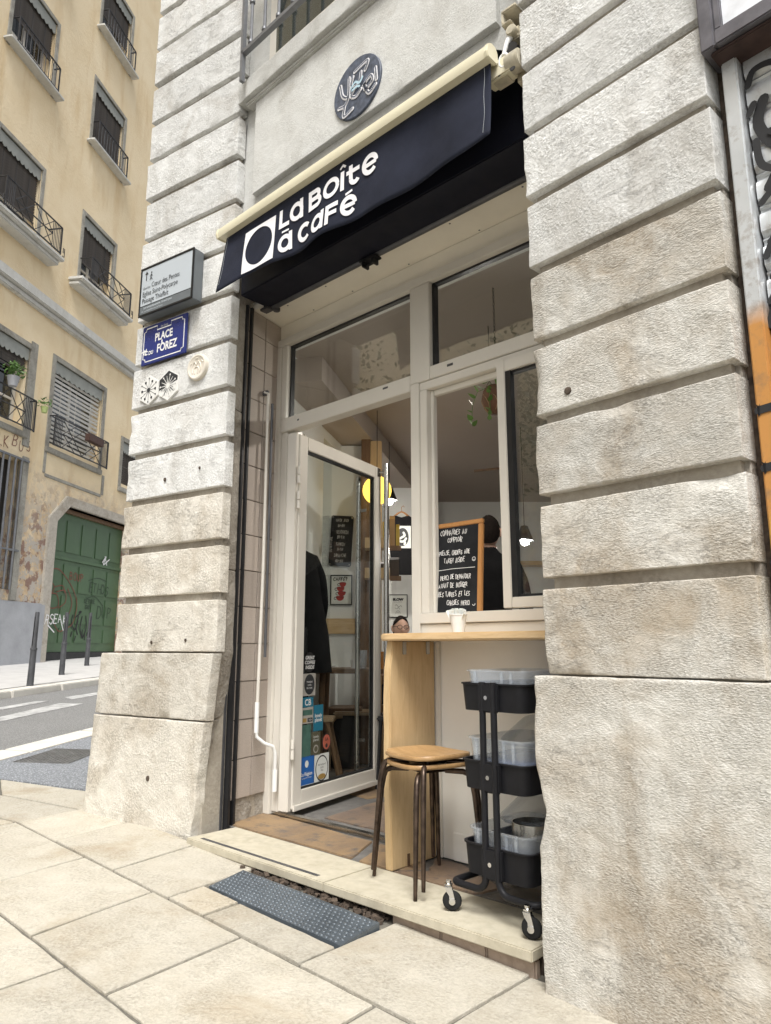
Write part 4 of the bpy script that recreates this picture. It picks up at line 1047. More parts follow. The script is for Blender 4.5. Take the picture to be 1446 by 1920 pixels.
# ------------------------------------------------------------------ signs on the left pillar
def LPs(x, y, z): return ML @ T(x, y, z)
ds = tag(empty('direction_sign', LPs(-.302, -.075, 3.006)), 'grey direction sign box with dark frame for the Coeur des Pentes quarter', 'sign')
B('case', SIGNDARK, ds, -.232, .232, .0, .072, -.158, .158, .004)
m = MB(); m.box(-.234, .234, -.008, 0, .146, .160); m.box(-.234, .234, -.008, 0, -.160, -.146); m.box(-.234, -.222, -.008, 0, -.146, .146); m.box(.222, .234, -.008, 0, -.146, .146)
m.build('rim', BLACKMET, ds, bevel=.002)
B('face', SIGNGREY, ds, -.222, .222, -.004, -.0005, -.146, .146, 0)
B('lower_band', SIGNDARK, ds, -.222, .222, -.0055, -.0042, -.146, -.093, 0)
B('divider', INK, ds, -.222, .222, -.0058, -.0042, -.097, -.092, 0)
text('lettering', 'Quartier', .024, INK, ds, -.205, -.0062, .014, sx=.8)
text('lettering', 'C\u0153ur des Pentes', .045, INK, ds, -.128, -.0062, .014, sx=.78)
text('lettering', 'Eglise Saint-Polycarpe', .045, INK, ds, -.207, -.0062, -.032, sx=.80)
text('lettering', 'Passage Thiaffait', .045, INK, ds, -.207, -.0062, -.076, sx=.80)
text('lettering', '1er arrondissement, Grand Lyon', .020, SIGNGREY, ds, -.190, -.0065, -.116, sx=.95, bold=.0004)
text('lettering', '15, rue Vieille-Monnaie de Pentes', .014, SIGNGREY, ds, -.205, -.0065, -.136, sx=1.0)
m = MB(); m.box(-.182, -.176, -.0063, -.0058, .070, .118); m.prism([(-.194, .112), (-.164, .112), (-.179, .130)], -.0063, -.0058); m.build('arrow', INK, ds)
m = MB(); ribbon(m, [(-.135, .104), (-.137, .085), (-.146, .066)], .005, -.0062); ribbon(m, [(-.137, .085), (-.126, .066)], .005, -.0063); ribbon(m, [(-.146, .09), (-.136, .102), (-.126, .09)], .004, -.0064)
m.lathe([(0, 0), (.0055, 0)], 10, T(-.134, -.0062, .113, 0, 90)); m.build('walking_figure', INK, ds, fix=False)
sp = tag(empty('street_sign', LPs(-.362, -.018, 2.686)), 'blue enamel street name plate reading Place du Forez', 'sign')
B('plate', ENAMELB, sp, -.195, .195, -.004, .008, -.124, .124, .002)
w_, h_ = .178, .106
bd = [(-w_ + .022, -h_), (w_ - .022, -h_), (w_ - .018, -h_ + .016), (w_, -h_ + .02), (w_, h_ - .02), (w_ - .018, h_ - .016), (w_ - .022, h_), (.062, h_), (.062, h_ - .026), (-.062, h_ - .026), (-.062, h_), (-w_ + .022, h_), (-w_ + .018, h_ - .016), (-w_, h_ - .02), (-w_, -h_ + .02), (-w_ + .018, -h_ + .016), (-w_ + .022, -h_)]
m = MB(); ribbon(m, bd, .0055, -.0055, cap=False); m.build('border', ENAMELW, sp, fix=False)
text('lettering', 'PLACE', .068, ENAMELW, sp, .0, -.0055, .010, align='CENTER', sx=.80, bold=.0022)
text('lettering', 'FOREZ', .072, ENAMELW, sp, .032, -.0055, -.066, align='CENTER', sx=.80, bold=.0022)
text('lettering', 'DU', .034, ENAMELW, sp, -.108, -.0055, -.066, align='CENTER', sx=.85, bold=.001)
text('lettering', '1er Arrt', .019, ENAMELW, sp, .0, -.0055, .089, align='CENTER')
m = MB()
for k_, P in enumerate([[(-.19, -.04), (-.165, -.035), (-.14, -.042)], [(-.17, -.055), (-.165, -.03)], [(-.155, -.055), (-.15, -.025)], [(-.16, -.06), (-.14, -.06)]]): ribbon(m, P, .008, -.0058 - .0001 * k_)
m.build('paint_scrawl', ENAMELW, sp, fix=False)
MB().add([(.006 * math.cos(a) - .012, -.0057, .013 * math.sin(a) - .006) for a in [2 * math.pi * q / 16 for q in range(16)]], [tuple(range(16))]).build('drip', ENAMELW, sp, fix=False)
def hexa(cx, cz, r, lab, dark):
    h = tag(empty('hexagonal_tile', LPs(cx, -.014, cz)), lab, 'wall tile')
    P = [(r * math.cos(R(30 + 60 * q)), r * math.sin(R(30 + 60 * q))) for q in range(6)]
    MB().prism(P, 0, .012).build('tile', TILEW, h, bevel=.003)
    m = MB(); k_ = 0
    if not dark:
        for q in range(12):
            a = R(30 * q); L = r * (.78 if q % 2 else .62)
            ribbon(m, [(r * .08 * math.cos(a), r * .08 * math.sin(a)), (L * math.cos(a), L * math.sin(a))], .0028, -.0006 - .00005 * q, cap=False)
            m.lathe([(0, 0), (.0055 if q % 2 else .0085, 0)], 8, T(L * math.cos(a), -.0015 - .00005 * q, L * math.sin(a), 0, 90))
        m.lathe([(0, 0), (.014, 0)], 10, T(0, -.0022, 0, 0, 90))
    else:
        m.add([(p[0] * .97, -.0006, p[1] * .97) for p in P[0:3]] + [(-r * .83, -.0006, -.02), (0, -.0006, 0), (r * .83, -.0006, .02)], [(0, 1, 2, 3, 4, 5)])
        for q in range(10):
            a = R(180 + 20 * q); L = r * (.7 if q % 2 else .5)
            ribbon(m, [(0, 0), (L * math.cos(a), L * math.sin(a))], .0075, -.0008 - .00005 * q, cap=False, taper=True)
    m.build('pattern', INK, h, fix=False)
    if dark:
        m = MB()
        for q in range(14):
            a = R(360 / 14 * q); ribbon(m, [(0, 0), (r * .66 * math.cos(a), r * .66 * math.sin(a))], .0065, -.0016 - .00005 * q, taper=True)
            if q % 2: m.lathe([(0, 0), (.006, 0)], 8, T(r * .7 * math.cos(a), -.0024 - .00005 * q, r * .7 * math.sin(a), 0, 90))
        m.build('pattern', TILEW, h, fix=False)
hexa(-.478, 2.398, .094, 'white hexagonal wall tile with black rays and dots', False)
hexa(-.306, 2.392, .094, 'hexagonal wall tile half painted black with white star', True)
pq = tag(empty('round_plaque', LPs(-.064, -.012, 2.450)), 'round cast plaster plaque with faint relief set on the pillar', 'plaque')
MB().lathe([(0, -.010), (.060, -.010), (.066, -.014), (.074, -.012), (.078, 0), (.078, .012)], 32, T(0, 0, 0, 0, 90) @ Matrix.Diagonal((1, 1, -1, 1))).build('disc', PLASTERW, pq, smooth=40)
m = MB()
for P in ([(-.03, -.035), (-.035, .0), (-.015, .03), (.0, .01), (.015, .03), (.035, .0), (.03, -.035)], [(-.012, -.04), (-.016, -.01), (.0, .0), (.016, -.01), (.012, -.04)], [(-.05, .02), (-.04, .03)], [(.04, .03), (.05, .02)], [(-.01, .05), (.01, .05)]):
    m.tube([(x, -.010, z) for x, z in smoothpts(P, 4)], .0045, 6)
m.build('relief_figure', PLASTERW, pq, smooth=60)
# painted disc on the panel above the awning
dk = tag(empty('painted_disc', T(-2.172, 2.12, 3.60)), 'round dark painted disc with white lettering doodles on the raised panel', 'street art')
MB().lathe([(0, 0), (.160, 0), (.163, .004), (.163, .012)], 48, T(0, 0, 0, 0, -90)).build('disc', DISC, dk, smooth=30)
dood = [[(p[0] * 1.12, p[1] * 1.12) for p in P_] for P_ in [[(-.10, .06), (-.085, .0), (-.05, -.02), (-.045, .07)], [(-.045, -.02), (-.07, -.055), (-.11, -.05)], [(-.01, .08), (.07, .09), (.055, .05)], [(-.02, .06), (-.03, .02), (.02, .015), (.03, .055)],
        [(.0, .0), (-.03, -.03), (.0, -.05), (.03, -.03)], [(.05, -.02), (.09, .0), (.1, -.03), (.06, -.05), (.05, -.02), (.08, -.08), (.12, -.06)], [(-.07, -.06), (-.075, -.11), (-.02, -.10)], [(.12, .02), (.125, -.04)]]]
scribble('doodle', dood, LETTER, dk, .021, -.0012)
scribble('doodle', [[(p[0] + .002, p[1] - .001) for p in P] for P in dood], DISC, dk, .0075, -.0056)
scribble('doodle', [[(-.03, .0), (.0, .02), (.03, .0), (.05, .02)], [(-.02, -.015), (.01, -.01), (.03, -.02)]], LIGHTBLUE, dk, .012, -.0095)

# ------------------------------------------------------------------ neighbouring shop: roller shutter, rails, sign box
rs = tag(empty('roller_shutter', MR @ T(0, .075, 0)), 'grey metal roller shutter sprayed with graffiti and orange paint', 'shutter')
pf = [(0, 0), (-.004, .004), (-.018, .018), (-.020, .055), (-.014, .072), (-.004, .078), (-.004, .086), (-.010, .092), (-.006, .0985), (0, .0985)]
m = MB(); n = len(pf)
m.add([(.905, y, z) for y, z in pf] + [(2.4, y, z) for y, z in pf], [(i, i + 1, i + 1 + n, i + n) for i in range(n - 1)])
sl = m.mesh('slat', SHUT, smooth=25, fix=False)
for i in range(27): put('slat', sl, rs, T(0, .02, -.08 + i * .0988))
m = MB(); m.box(.858, .900, -.035, .06, -.1, 2.60); m.build('guide_rail', SHUT, rs, bevel=.004)
m = MB(); m.box(.828, .857, .01, .12, -.1, 2.60); m.build('side_post', DIRT_SHADE, rs, bevel=.003)
B('bottom_seal', BLACKMET, rs, .90, 2.4, .03, .05, -.1, 2.7, 0)
gf = [[(.95, 2.40), (.93, 2.33), (.97, 2.25), (1.03, 2.30), (1.0, 2.38), (1.06, 2.44)], [(.94, 2.13), (1.0, 2.2), (1.05, 2.12), (1.02, 2.03), (.98, 1.98)], [(1.06, 2.10), (1.0, 2.02), (1.08, 1.95)], [(.93, 1.87), (1.0, 1.9), (1.06, 1.97)], [(1.0, 2.33), (1.1, 2.42)], [(.93, 1.8), (.91, 1.74)]]
scribble('graffiti', gf, GRAFBLACK, rs, .030, -.0045)
for k_, P_ in enumerate(([(.915, 2.46), (.935, 2.50), (.99, 2.49), (1.02, 2.43)], [(.92, 2.28), (.93, 2.20), (.985, 2.17), (1.01, 2.24), (.96, 2.29)], [(.918, 2.09), (.95, 2.11), (.99, 2.06), (.985, 1.99), (.93, 1.97)], [(.915, 1.93), (.945, 1.99)], [(.95, 1.91), (.985, 1.945), (1.02, 1.90)], [(.912, 2.37), (.925, 2.395)], [(.915, 1.80), (.955, 1.845), (1.0, 1.84)])):
    scribble('graffiti', [P_], GRAFBLACK, rs, .020, -.0085 - .0005 * k_)
for k_, zz in enumerate((1.66, 1.42, 1.24, 1.02)): scribble('graffiti', [[(.91, zz), (1.0, zz + .012), (1.3, zz + .03)]], GRAFBROWN, rs, .018, -.006)
for zz in (1.50, 1.345, 1.10): scribble('graffiti', [[(.865, zz), (.91, zz + .004), (1.3, zz + .03)]], GRAFBLACK, rs, .022, -.0375)
scribble('graffiti', [[(.884, 1.19), (.874, 1.15), (.880, 1.115)], [(.884, .96), (.878, .935), (.887, .915)], [(.885, .885), (.876, .86)]], GRAFWHITE, rs, .012, -.039)
sb = tag(empty('shop_sign_box', MR), 'worn grey metal light box sign with white face above the neighbouring shutter', 'sign')
m = MB(); m.box(.832, .872, -.03, .12, 2.565, 3.6); m.box(.8725, 2.4, -.03, .12, 2.565, 2.615); m.box(.8725, .893, -.024, .12, 2.616, 3.6)
m.build('frame', plain('worn_grey_frame', (.145, .14, .155), .4, .3, .35, 9, .08), sb, bevel=.004)
B('face', plain('white_sign_face', (.78, .80, .83), .35), sb, .894, 2.4, -.012, .05, 2.617, 3.6, 0)
B('rust_strip', plain('rusty_strip', (.055, .032, .027), .7, .2, .4, 12), sb, .852, 2.4, -.01, .10, 2.552, 2.5645, .003)

# ------------------------------------------------------------------ ochre building across the side street
ob = tag(empty('ochre_building', Matrix.Translation((-9.4 * .829, -9.4 * .559, 0)) @ Matrix.Rotation(R(124), 4, 'Z')), 'ochre plastered apartment building with shuttered windows and green garage door', 'building')
holes = {}
# (s0, s1, z0, z1)
cols = [(10.92, 12.26), (13.86, 15.20), (16.85, 18.2)]
WIN = []
for ci_, (a, b) in enumerate(cols):
    WIN.append((a if ci_ != 1 else 13.30, b if ci_ != 1 else 15.22, 5.20, 7.06, ci_, 0))
    WIN += [(a, b, 9.22, 10.95, ci_, 1), (a, b, 12.90, 14.62, ci_, 2), (a, b, 16.10, 17.8, ci_, 3)]
WIN[0] = (11.0, 12.45, 5.28, 6.95, 0, 0)
WIN[8] = (16.28, 17.2, 5.0, 6.1, 2, 0)
DOORH = (13.80, 16.9, .55, 3.98)
BARW = (10.9, 12.52, 2.0, 4.60)
rects = [(w[0], w[1], w[2], w[3]) for w in WIN] + [DOORH, BARW]
xs = sorted({-8.0, 30.0} | {r[0] for r in rects} | {r[1] for r in rects}); zs = sorted({-.5, 22.0} | {r[2] for r in rects} | {r[3] for r in rects})
m = MB()
def solid(x, z): return not any(r[0] < x < r[1] and r[2] < z < r[3] for r in rects)
for i in range(len(xs) - 1):
    for j in range(len(zs) - 1):
        if solid((xs[i] + xs[i + 1]) / 2, (zs[j] + zs[j + 1]) / 2):
            m.add([(xs[i], 0, zs[j]), (xs[i + 1], 0, zs[j]), (xs[i + 1], 0, zs[j + 1]), (xs[i], 0, zs[j + 1])], [(0, 1, 2, 3)])
for (a, b, c, d) in rects:
    y = .32
    m.add([(a, 0, c), (a, 0, d), (a, y, d), (a, y, c), (b, 0, c), (b, 0, d), (b, y, d), (b, y, c)], [(0, 1, 2, 3), (4, 7, 6, 5), (0, 3, 7, 4), (1, 5, 6, 2)])
m.build('wall', OCHRE, ob, fix=False)
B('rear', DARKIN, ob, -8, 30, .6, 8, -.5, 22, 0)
def railing(par, a, b, zb, h, arcs, y0=-.22):
    m = MB()
    for zz in (zb + .03, zb + h): m.box(a, b, y0 - .012, y0 + .012, zz - .011, zz + .011)
    for x in (a, b): m.box(x - .012, x + .012, y0, 0, zb + h - .011, zb + h + .011); m.box(x - .012, x + .012, y0 - .012, y0 + .012, zb, zb + h)
    n = int((b - a) / .12)
    if arcs:
        for i in range(n + 1):
            x = a + (b - a) * i / n; m.tube([(x, y0, zb), (x, y0, zb + h * .8)], .009, 5)
            if i < n: m.tube([(x + (b - a) / n * .5 * (1 - math.cos(q)), y0, zb + h * .62 + .22 * math.sin(q)) for q in [math.pi * t / 6 for t in range(7)]], .008, 5)
    else:
        for x0 in (a, b - .3):
            for i in range(6): m.tube([(x0 + .05 * i, y0, zb), (x0 + .05 * i, y0, zb + h)], .008, 5)
        x0, x1 = a + .3, b - .3; mid = (x0 + x1) / 2
        for (p, q) in (((x0, 0), (mid, 1)), ((x0, 1), (mid, 0)), ((mid, 0), (x1, 1)), ((mid, 1), (x1, 0)), ((x0, .5), (mid - .3, 1)), ((x0, .5), (mid - .3, 0)), ((mid + .3, 1), (x1, .5)), ((mid + .3, 0), (x1, .5))):
            m.tube([(p[0], y0, zb + h * (.06 + .9 * p[1])), (q[0], y0, zb + h * (.06 + .9 * q[1]))], .009, 5)
        m.box(a + .3, b - .3, y0 - .01, y0 + .01, zb + h * .5 - .01, zb + h * .5 + .01)
    m.build('railing', IRON, par, smooth=40)
slat_me = {}
for (a, b, c, d, ci_, lv) in WIN:
    if a > 16.2 and lv > 0: continue
    sw = .10 if lv else .12
    su = MB(); su.box(a - sw, a, -.025, .05, c - .1, d + sw); su.box(b, b + sw, -.025, .05, c - .1, d + sw); su.box(a, b, -.025, .05, d, d + sw)
    wo_ = su.build('window', GREYST, ob, bevel=.008)
    fr = MB()
    for x in (a, (a + b) / 2 - .05, b - .09): fr.box(x, x + .09, .24, .30, c, d)
    fr.box(a, b, .24, .30, c, c + .08); fr.box(a, b, .24, .30, d - .08, d); fr.box(a, b, .245, .295, c + .55, c + .60)
    fr.build('casement', FRAME, wo_, bevel=.004)
    for x0, x1 in ((a + .09, (a + b) / 2 - .05), ((a + b) / 2 + .04, b - .09)): B('pane', GLASSD, wo_, x0, x1, .265, .272, c + .08, d - .08, 0)
    if (ci_ + lv) % 2 == 0: B('curtain', CURTAIN, wo_, a + .1, a + .5, .33, .335, c, d, 0)
    # sheet metal valance with a scalloped edge
    n = 10; P = [(a, d), (b, d)]
    for q in range(n * 4 + 1):
        u = 1 - q / (n * 4); P.append((a + (b - a) * u, d - .21 - .055 * abs(math.sin(math.pi * u * n)) - .03 * math.sin(math.pi * u) ))
    MB().prism(P, .02, .028).build('valance', ZINC, wo_, fix=True)
    # slatted blind
    white = (lv == 0 and ci_ == 1)
    if lv == 0 and ci_ == 0: drop = .3
    else: drop = {0: 1.0, 1: .62 if ci_ else .70, 2: .97 if ci_ else .52, 3: .62}[lv]
    zt, zb = d - .08, d - (d - c) * drop
    pitch = .098 if white else .062
    key = (round(b - a, 2), white)
    if key not in slat_me:
        slat_me[key] = MB().box(.02, b - a - .02, -.003 if not white else -.004, .003 if not white else .004, -.026 if not white else -.030, .026 if not white else .022, T(0, 0, 0, 0, 32 if white else 22)).mesh('slat', WSLAT if white else DSLAT)
    z = zt; k_ = 0
    while z > zb:
        put('slat', slat_me[key], wo_, T(a, .09, z, 0, 0, random.uniform(-.35, .35))); z -= pitch; k_ += 1
    if not white: B('bottom_lath', DSLAT, wo_, a + .01, b - .01, .075, .105, zb - .05, zb - .015, .004)
    m = MB()
    for u in (.2, .5, .8): m.tube([(a + (b - a) * u, .075, zt), (a + (b - a) * u, .075, zb)], .004, 4)
    m.build('ladder_cord', FRAME if white else IRON, wo_)
    # sill and balcony railing
    if lv == 1:
        m = MB(); m.box(a - .40, b + .52, -.36, .3, c - .15, c - .06); m.box(a - .36, b + .47, -.26, .3, c - .25, c - .15); m.build('balcony_slab', LSP, wo_, bevel=.02)
        railing(wo_, a - .05, b + .38, c - .04, .62, False, -.33)
        m = MB()
        for x in (a - .12, b + .45): m.tube([(x + .07 * q, -.33, zz) for q, zz in ((0, c - .03), (1, c - .03), (1, c + .16), (.3, c + .16), (.3, c + .06), (.6, c + .06))], .010, 5)
        m.build('scroll', IRON, wo_)
    elif lv in (2, 3):
        m = MB(); m.box(a - .18, b + .22, -.20, .3, c - .085, c - .02); m.build('window_ledge', LSP, wo_, bevel=.012)
        railing(wo_, a + .02, b + .02, c - .02, .60, True, -.17)
    else:
        m = MB(); m.box(a - .12, b + .12, -.06, .3, c - .22, c - .1); m.build('window_ledge', GREYST, wo_, bevel=.012)
        if ci_ < 2: railing(wo_, a - .06, b + .12, c - .08, .66, False, -.16)
# cornice, corner edge, lower panel under the white blind
m = MB(); m.box(-8, 30, -.10, .1, 7.86, 7.98); m.box(-8, 30, -.18, .1, 7.981, 8.20); m.build('cornice', LSP, ob, bevel=.02)
m = MB(); m.box(13.18, 13.26, -.02, .05, 4.52, 5.0); m.box(15.42, 15.52, -.02, .05, 4.52, 5.0); m.box(13.26, 15.42, -.02, .05, 4.45, 4.52); m.build('panel_surround', GREYST, ob, bevel=.008)
B('flower_box', plain('brown_planter', (.07, .035, .025), .6), ob, 14.35, 14.95, -.28, -.16, 5.55, 5.72, .008)
# old stone jambs and the grey rendered plinth
B('rendered_plinth', GREYPL, ob, -8, 13.62, -.06, .05, -.3, 1.79, .02)
m = MB(); m.box(12.52, 12.72, -.03, .1, 1.8, 4.7); m.box(12.46, 12.68, -.02, .1, 4.9, 7.15); m.build('stone_jamb', GREYST, ob, bevel=.015)
# barred ground floor window
bw = MB().box(10.9, 12.52, .25, .3, 2.0, 4.6).build('barred_window', DARKIN, ob)
m = MB().tube([(0, 0, 2.0), (0, 0, 4.62)], .022, 8).mesh('bar', GREYIRON, smooth=40)
for i in range(9): put('bar', m, bw, T(11.0 + i * .18, -.06, 0))
MB().box(10.9, 12.66, -.08, -.04, 4.58, 4.62).build('cross_bar', GREYIRON, bw); MB().box(10.9, 12.6, -.075, -.045, 2.75, 2.79).build('cross_bar', GREYIRON, bw)
# garage door in its stone surround with cut corners
P = [(13.50, .5), (13.50, 3.62), (14.08, 4.20), (17.4, 4.20), (17.4, 3.98), (14.22, 3.98), (13.80, 3.58), (13.80, .5)]
MB().prism(P, -.05, .30).build('door_surround', stone('pale_surround', (.56, .52, .45), (.45, .41, .35), (.30, .25, .19), 30, .4, .01, .5, .7, False), ob, bevel=.012)
MB().prism([(13.8, 3.58), (14.22, 3.98), (13.8, 3.98)], -.03, .3).build('corner_fill', OCHRE, ob)
gd = B('garage_door', GREENP, ob, 13.80, 16.9, .20, .26, .80, 3.97, .005)
B('top_fascia', DARKW, gd, 14.2, 16.9, .12, .199, 3.88, 3.97, .004)
B('mid_rail', GREENP, gd, 13.80, 16.9, .165, .199, 2.82, 2.90, .008)
m = MB().box(0, .52, .183, .1995, 0, .52).mesh('door_panel', GREENP, .008)
for i in range(5):
    put('door_panel', m, gd, T(13.90 + i * .6, 0, 1.0) @ Matrix.Diagonal((1, 1, .62, 1)))
    put('door_panel', m, gd, T(13.90 + i * .6, 0, 1.42) @ Matrix.Diagonal((1, 1, 1.2, 1)))
    put('door_panel', m, gd, T(13.90 + i * .6, 0, 2.12) @ Matrix.Diagonal((1, 1, 1.2, 1)))
    put('door_panel', m, gd, T(13.90 + i * .6, 0, 3.0) @ Matrix.Diagonal((1, 1, 1.4, 1)))
B('threshold', BLACKMET, gd, 13.80, 16.9, .15, .3, .6, .795, 0)
yg = .176
scribble('graffiti', [[(13.9, 2.5), (14.3, 2.6), (14.8, 2.3), (15.1, 1.9), (15.0, 1.45), (14.7, 1.3)], [(13.9, 1.6), (14.2, 1.5), (14.5, 1.25), (14.8, 1.35)], [(13.95, 2.15), (14.05, 2.3), (14.2, 2.2), (14.1, 2.05), (13.95, 2.15)], [(14.0, 2.0), (14.1, 1.75), (14.4, 1.8), (14.3, 2.05), (14.0, 2.0)], [(14.3, 2.1), (14.6, 2.15), (14.65, 1.9), (14.4, 1.75)], [(14.7, 2.2), (14.9, 1.9), (14.8, 1.6)], [(14.2, 2.2), (14.5, 2.25), (14.6, 2.1)]], GRAFRED, gd, .022, yg)
write('graffiti', [('BOUP', 14.75, 2.42, .17)], GRAFRED, gd, .02, yg, jit=.12, seed=4)
write('graffiti', [('ETHOS', 15.55, 2.18, .22), ('LETTRE', 15.4, 1.92, .09), ('GRE', 15.45, 1.80, .09), ('DUP', 15.95, 1.62, .28)], GRAFDK, gd, .022, yg, jit=.12, seed=5)
scribble('graffiti', [[(15.5, 2.46), (15.9, 2.55), (16.3, 2.5)], [(15.4, 2.0), (15.8, 2.1), (16.2, 1.9)]], GRAFDK, gd, .018, yg)
scribble('graffiti', [[(14.98, 1.62), (14.95, 1.45), (15.1, 1.3), (15.2, 1.5)], [(15.08, 1.58), (15.2, 1.64), (15.3, 1.72), (15.22, 1.7)], [(15.2, 1.6), (15.15, 1.35), (15.22, 1.2)], [(15.35, 1.6), (15.3, 1.35), (15.38, 1.15)], [(15.5, 1.62), (15.55, 1.35), (15.42, 1.12), (15.4, 1.3)], [(15.0, 1.25), (14.95, 1.15)], [(15.15, 1.15), (15.1, 1.05)], [(15.5, 1.2), (15.52, 1.08)], [(15.62, 1.25), (15.6, 1.18)]], GRAFBLACK, gd, .035, yg)
write('graffiti', [('RSEAK', 13.65, 1.40, .19)], GRAFWHITE, gd, .024, -.055, jit=.15, seed=9)
scribble('graffiti', [[(13.75, 1.36), (13.98, 1.22)], [(14.2, 1.45), (14.3, 1.27)]], GRAFWHITE, gd, .028, -.056)
scribble('graffiti', [[(16.0, 2.95), (16.15, 3.1), (16.05, 2.9), (16.3, 3.05)], [(16.1, 3.1), (16.2, 2.9)]], GRAFWHITE, gd, .03, yg - .02)
write('graffiti', [('S.KBUS', 11.65, 4.78, .27)], GRAFRED, ob, .017, -.008, jit=.22, seed=12)
# plants on the first floor balcony
def bush(par, x, y, z, r, n, seed, mat, nm='foliage'):
    rg = random.Random(seed); m = MB()
    for i in range(n):
        a, el = rg.uniform(0, 6.28), rg.uniform(-.3, 1.4); d = r * rg.uniform(.3, 1)
        c = (x + d * math.cos(a) * math.cos(el), y + d * math.sin(a) * math.cos(el), z + d * math.sin(el)); s = rg.uniform(.03, .065)
        m.add([(-s, 0, 0), (0, -s * .4, 0), (s, 0, .01), (0, s * .4, 0)], [(0, 1, 2, 3)], T(*c, rg.uniform(0, 360), rg.uniform(-60, 60), rg.uniform(-60, 60)))
    return m.build(nm, mat, par, fix=False)
for (x, z, s, pm, lab, se) in ((11.62, 5.82, .95, GREYPL, 'leafy potted plant hung on the far first floor balcony', 1), (12.62, 5.62, .62, plain('lime_pot', (.42, .50, .20), .5), 'small plant in a lime green pot on the far balcony rail', 2)):
    p_ = tag(empty('potted_plant', ob.matrix_basis @ T(x, -.32, z)), lab, 'plant')
    MB().lathe([(0, 0), (.08 * s, 0), (.12 * s, .19 * s), (.125 * s, .2 * s), (.105 * s, .19 * s), (0, .17 * s)], 16).build('pot', pm, p_, smooth=40)
    bush(p_, 0, 0, .26 * s, .26 * s, 130 if se == 1 else 40, se, LEAFD)
# ------------------------------------------------------------------ bollards
for i, ((x, y), lab) in enumerate((((-10.78, 4.14), 'grey steel bollard standing next to the kerb edge'), ((-12.45, 5.28), 'grey steel bollard between the other two on the far pavement'), ((-14.3, 6.55), 'grey steel bollard in front of the green garage door'))):
    b_ = tag(empty('bollard', T(x, y, gz(x), 20 + i * 30, (0, 0, 0)[i], (1.0, .6, .2)[i])), lab, 'bollard', 'bollards along the far pavement')
    MB().lathe([(0, 0), (.047, 0), (.042, .5), (.040, .52), (.0, .52)], 16).build('lower_post', BOLL, b_, smooth=40)
    MB().lathe([(.040, .50), (.048, .505), (.048, .535), (.040, .54)], 16).build('collar', BOLL, b_, smooth=40)
    MB().lathe([(.036, .53), (.030, 1.03), (.026, 1.05), (0, 1.05)], 16).build('upper_post', BOLL, b_, smooth=40)
    B('groove', BLACKMET, b_, -.006, .006, -.0365, -.029, .56, .98, 0)
# ------------------------------------------------------------------ counter on the street side
ct = tag(empty('counter', T(-2.11, 2.25, 0)), 'live edge pine counter shelf on a thick wooden side board', 'counter')
def plank(x0, x1, y0, y1, z0, z1, seed, n=40, wob=.008):
    """board with a wavy front edge (y0)"""
    F = []; 
    for i in range(n + 1):
        x = x0 + (x1 - x0) * i / n
        e = min(1, (x - x0) / .03) if x - x0 < .03 else 1
        F.append((x, y0 + wob * fbm(x * 5, seed, 0, 3) + .02 * (1 - e)))
    P = F + [(x1, y1), (x0, y1)]
    return MB().slab(P, z0, z1)
plank(-.035, 1.06, .0, .335, .920, .951, 2.0).build('counter_top', PINETOP, ct, bevel=.006, smooth=40)
F = []
for i in range(31):
    z = .92 * i / 30
    F.append((.030 + .012 * fbm(3.3, z * 3.2, 1, 3) - .018 * math.sin(z * 3.3) + .028 * max(0, z - .55), z))
P = F + [(.318, .92), (.318, 0)]
m = MB(); n = len(P)
m.add([(-.018, y, z) for y, z in P] + [(.020, y, z) for y, z in P], [tuple(range(n)), tuple(range(2 * n - 1, n - 1, -1))] + [(i, (i + 1) % n, (i + 1) % n + n, i + n) for i in range(n)])
m.build('side_board', PINE, ct, bevel=.004, smooth=40)
brk = MB().box(.021, .024, -.012, .012, .862, .919).box(.021, .05, -.012, .012, .9165, .9195).mesh('angle_bracket', STEEL, .001)
for y in (.11, .27): put('angle_bracket', brk, ct, T(0, y, 0))
put('angle_bracket', MB().box(.021, .024, -.008, .008, .0, .05).box(.021, .05, -.008, .008, 0, .003).mesh('angle_bracket', plain('rusty_bracket', (.16, .10, .06), .6, .5, .3), .001), ct, T(0, .13, 0))
# chalkboard leaning in the serving window
cb = tag(empty('chalkboard', T(-2.142, 2.606, 1.050, 0, -4)), 'orange framed chalkboard with ordering notice standing in the serving window', 'chalkboard')
cw, ch = .290, .425
B('slate', SLATE, cb, .004, cw - .02, .004, .012, .004, ch - .02, 0)
B('frame_rail', OAKTRIM, cb, 0, cw, .0, .018, ch - .022, ch, .003); B('frame_stile', OAKTRIM, cb, cw - .024, cw, .0, .018, 0, ch - .0225, .003)
B('frame_stile', OAKTRIM, cb, -.02, -.0005, .0, .018, 0, ch, .003)
write('chalk_writing', [('COMMANDES AU', .046, .366, .023), ('COMPTOIR', .090, .330, .021), ('PLEASE, ORDERS ARE', .042, .270, .0195), ('TAKEN INSIDE', .072, .232, .021), ('MERCI DE DEMANDER', .054, .154, .0195), ('AVANT DE BOUGER', .044, .116, .0205), ('LES TABLES ET LES', .044, .074, .0205), ('CHAISES. MERCI', .094, .034, .020)], CHALK, cb, .0027, .0032, jit=.14, seed=21, wx=.52, sp=.145)
m = MB(); ribbon(m, [(.036, .199), (.12, .203), (.25, .202)], .0024, .0033)
ribbon(m, arc(.244, .240, .009, .009, 0, 360, 14), .0025, .0031); ribbon(m, arc(.244, .240, .005, .005, 190, 350, 8), .002, .003); ribbon(m, arc(.248, .034, .007, .006, 190, 380, 8), .0025, .003)
m.build('chalk_line', CHALK, cb, fix=False)
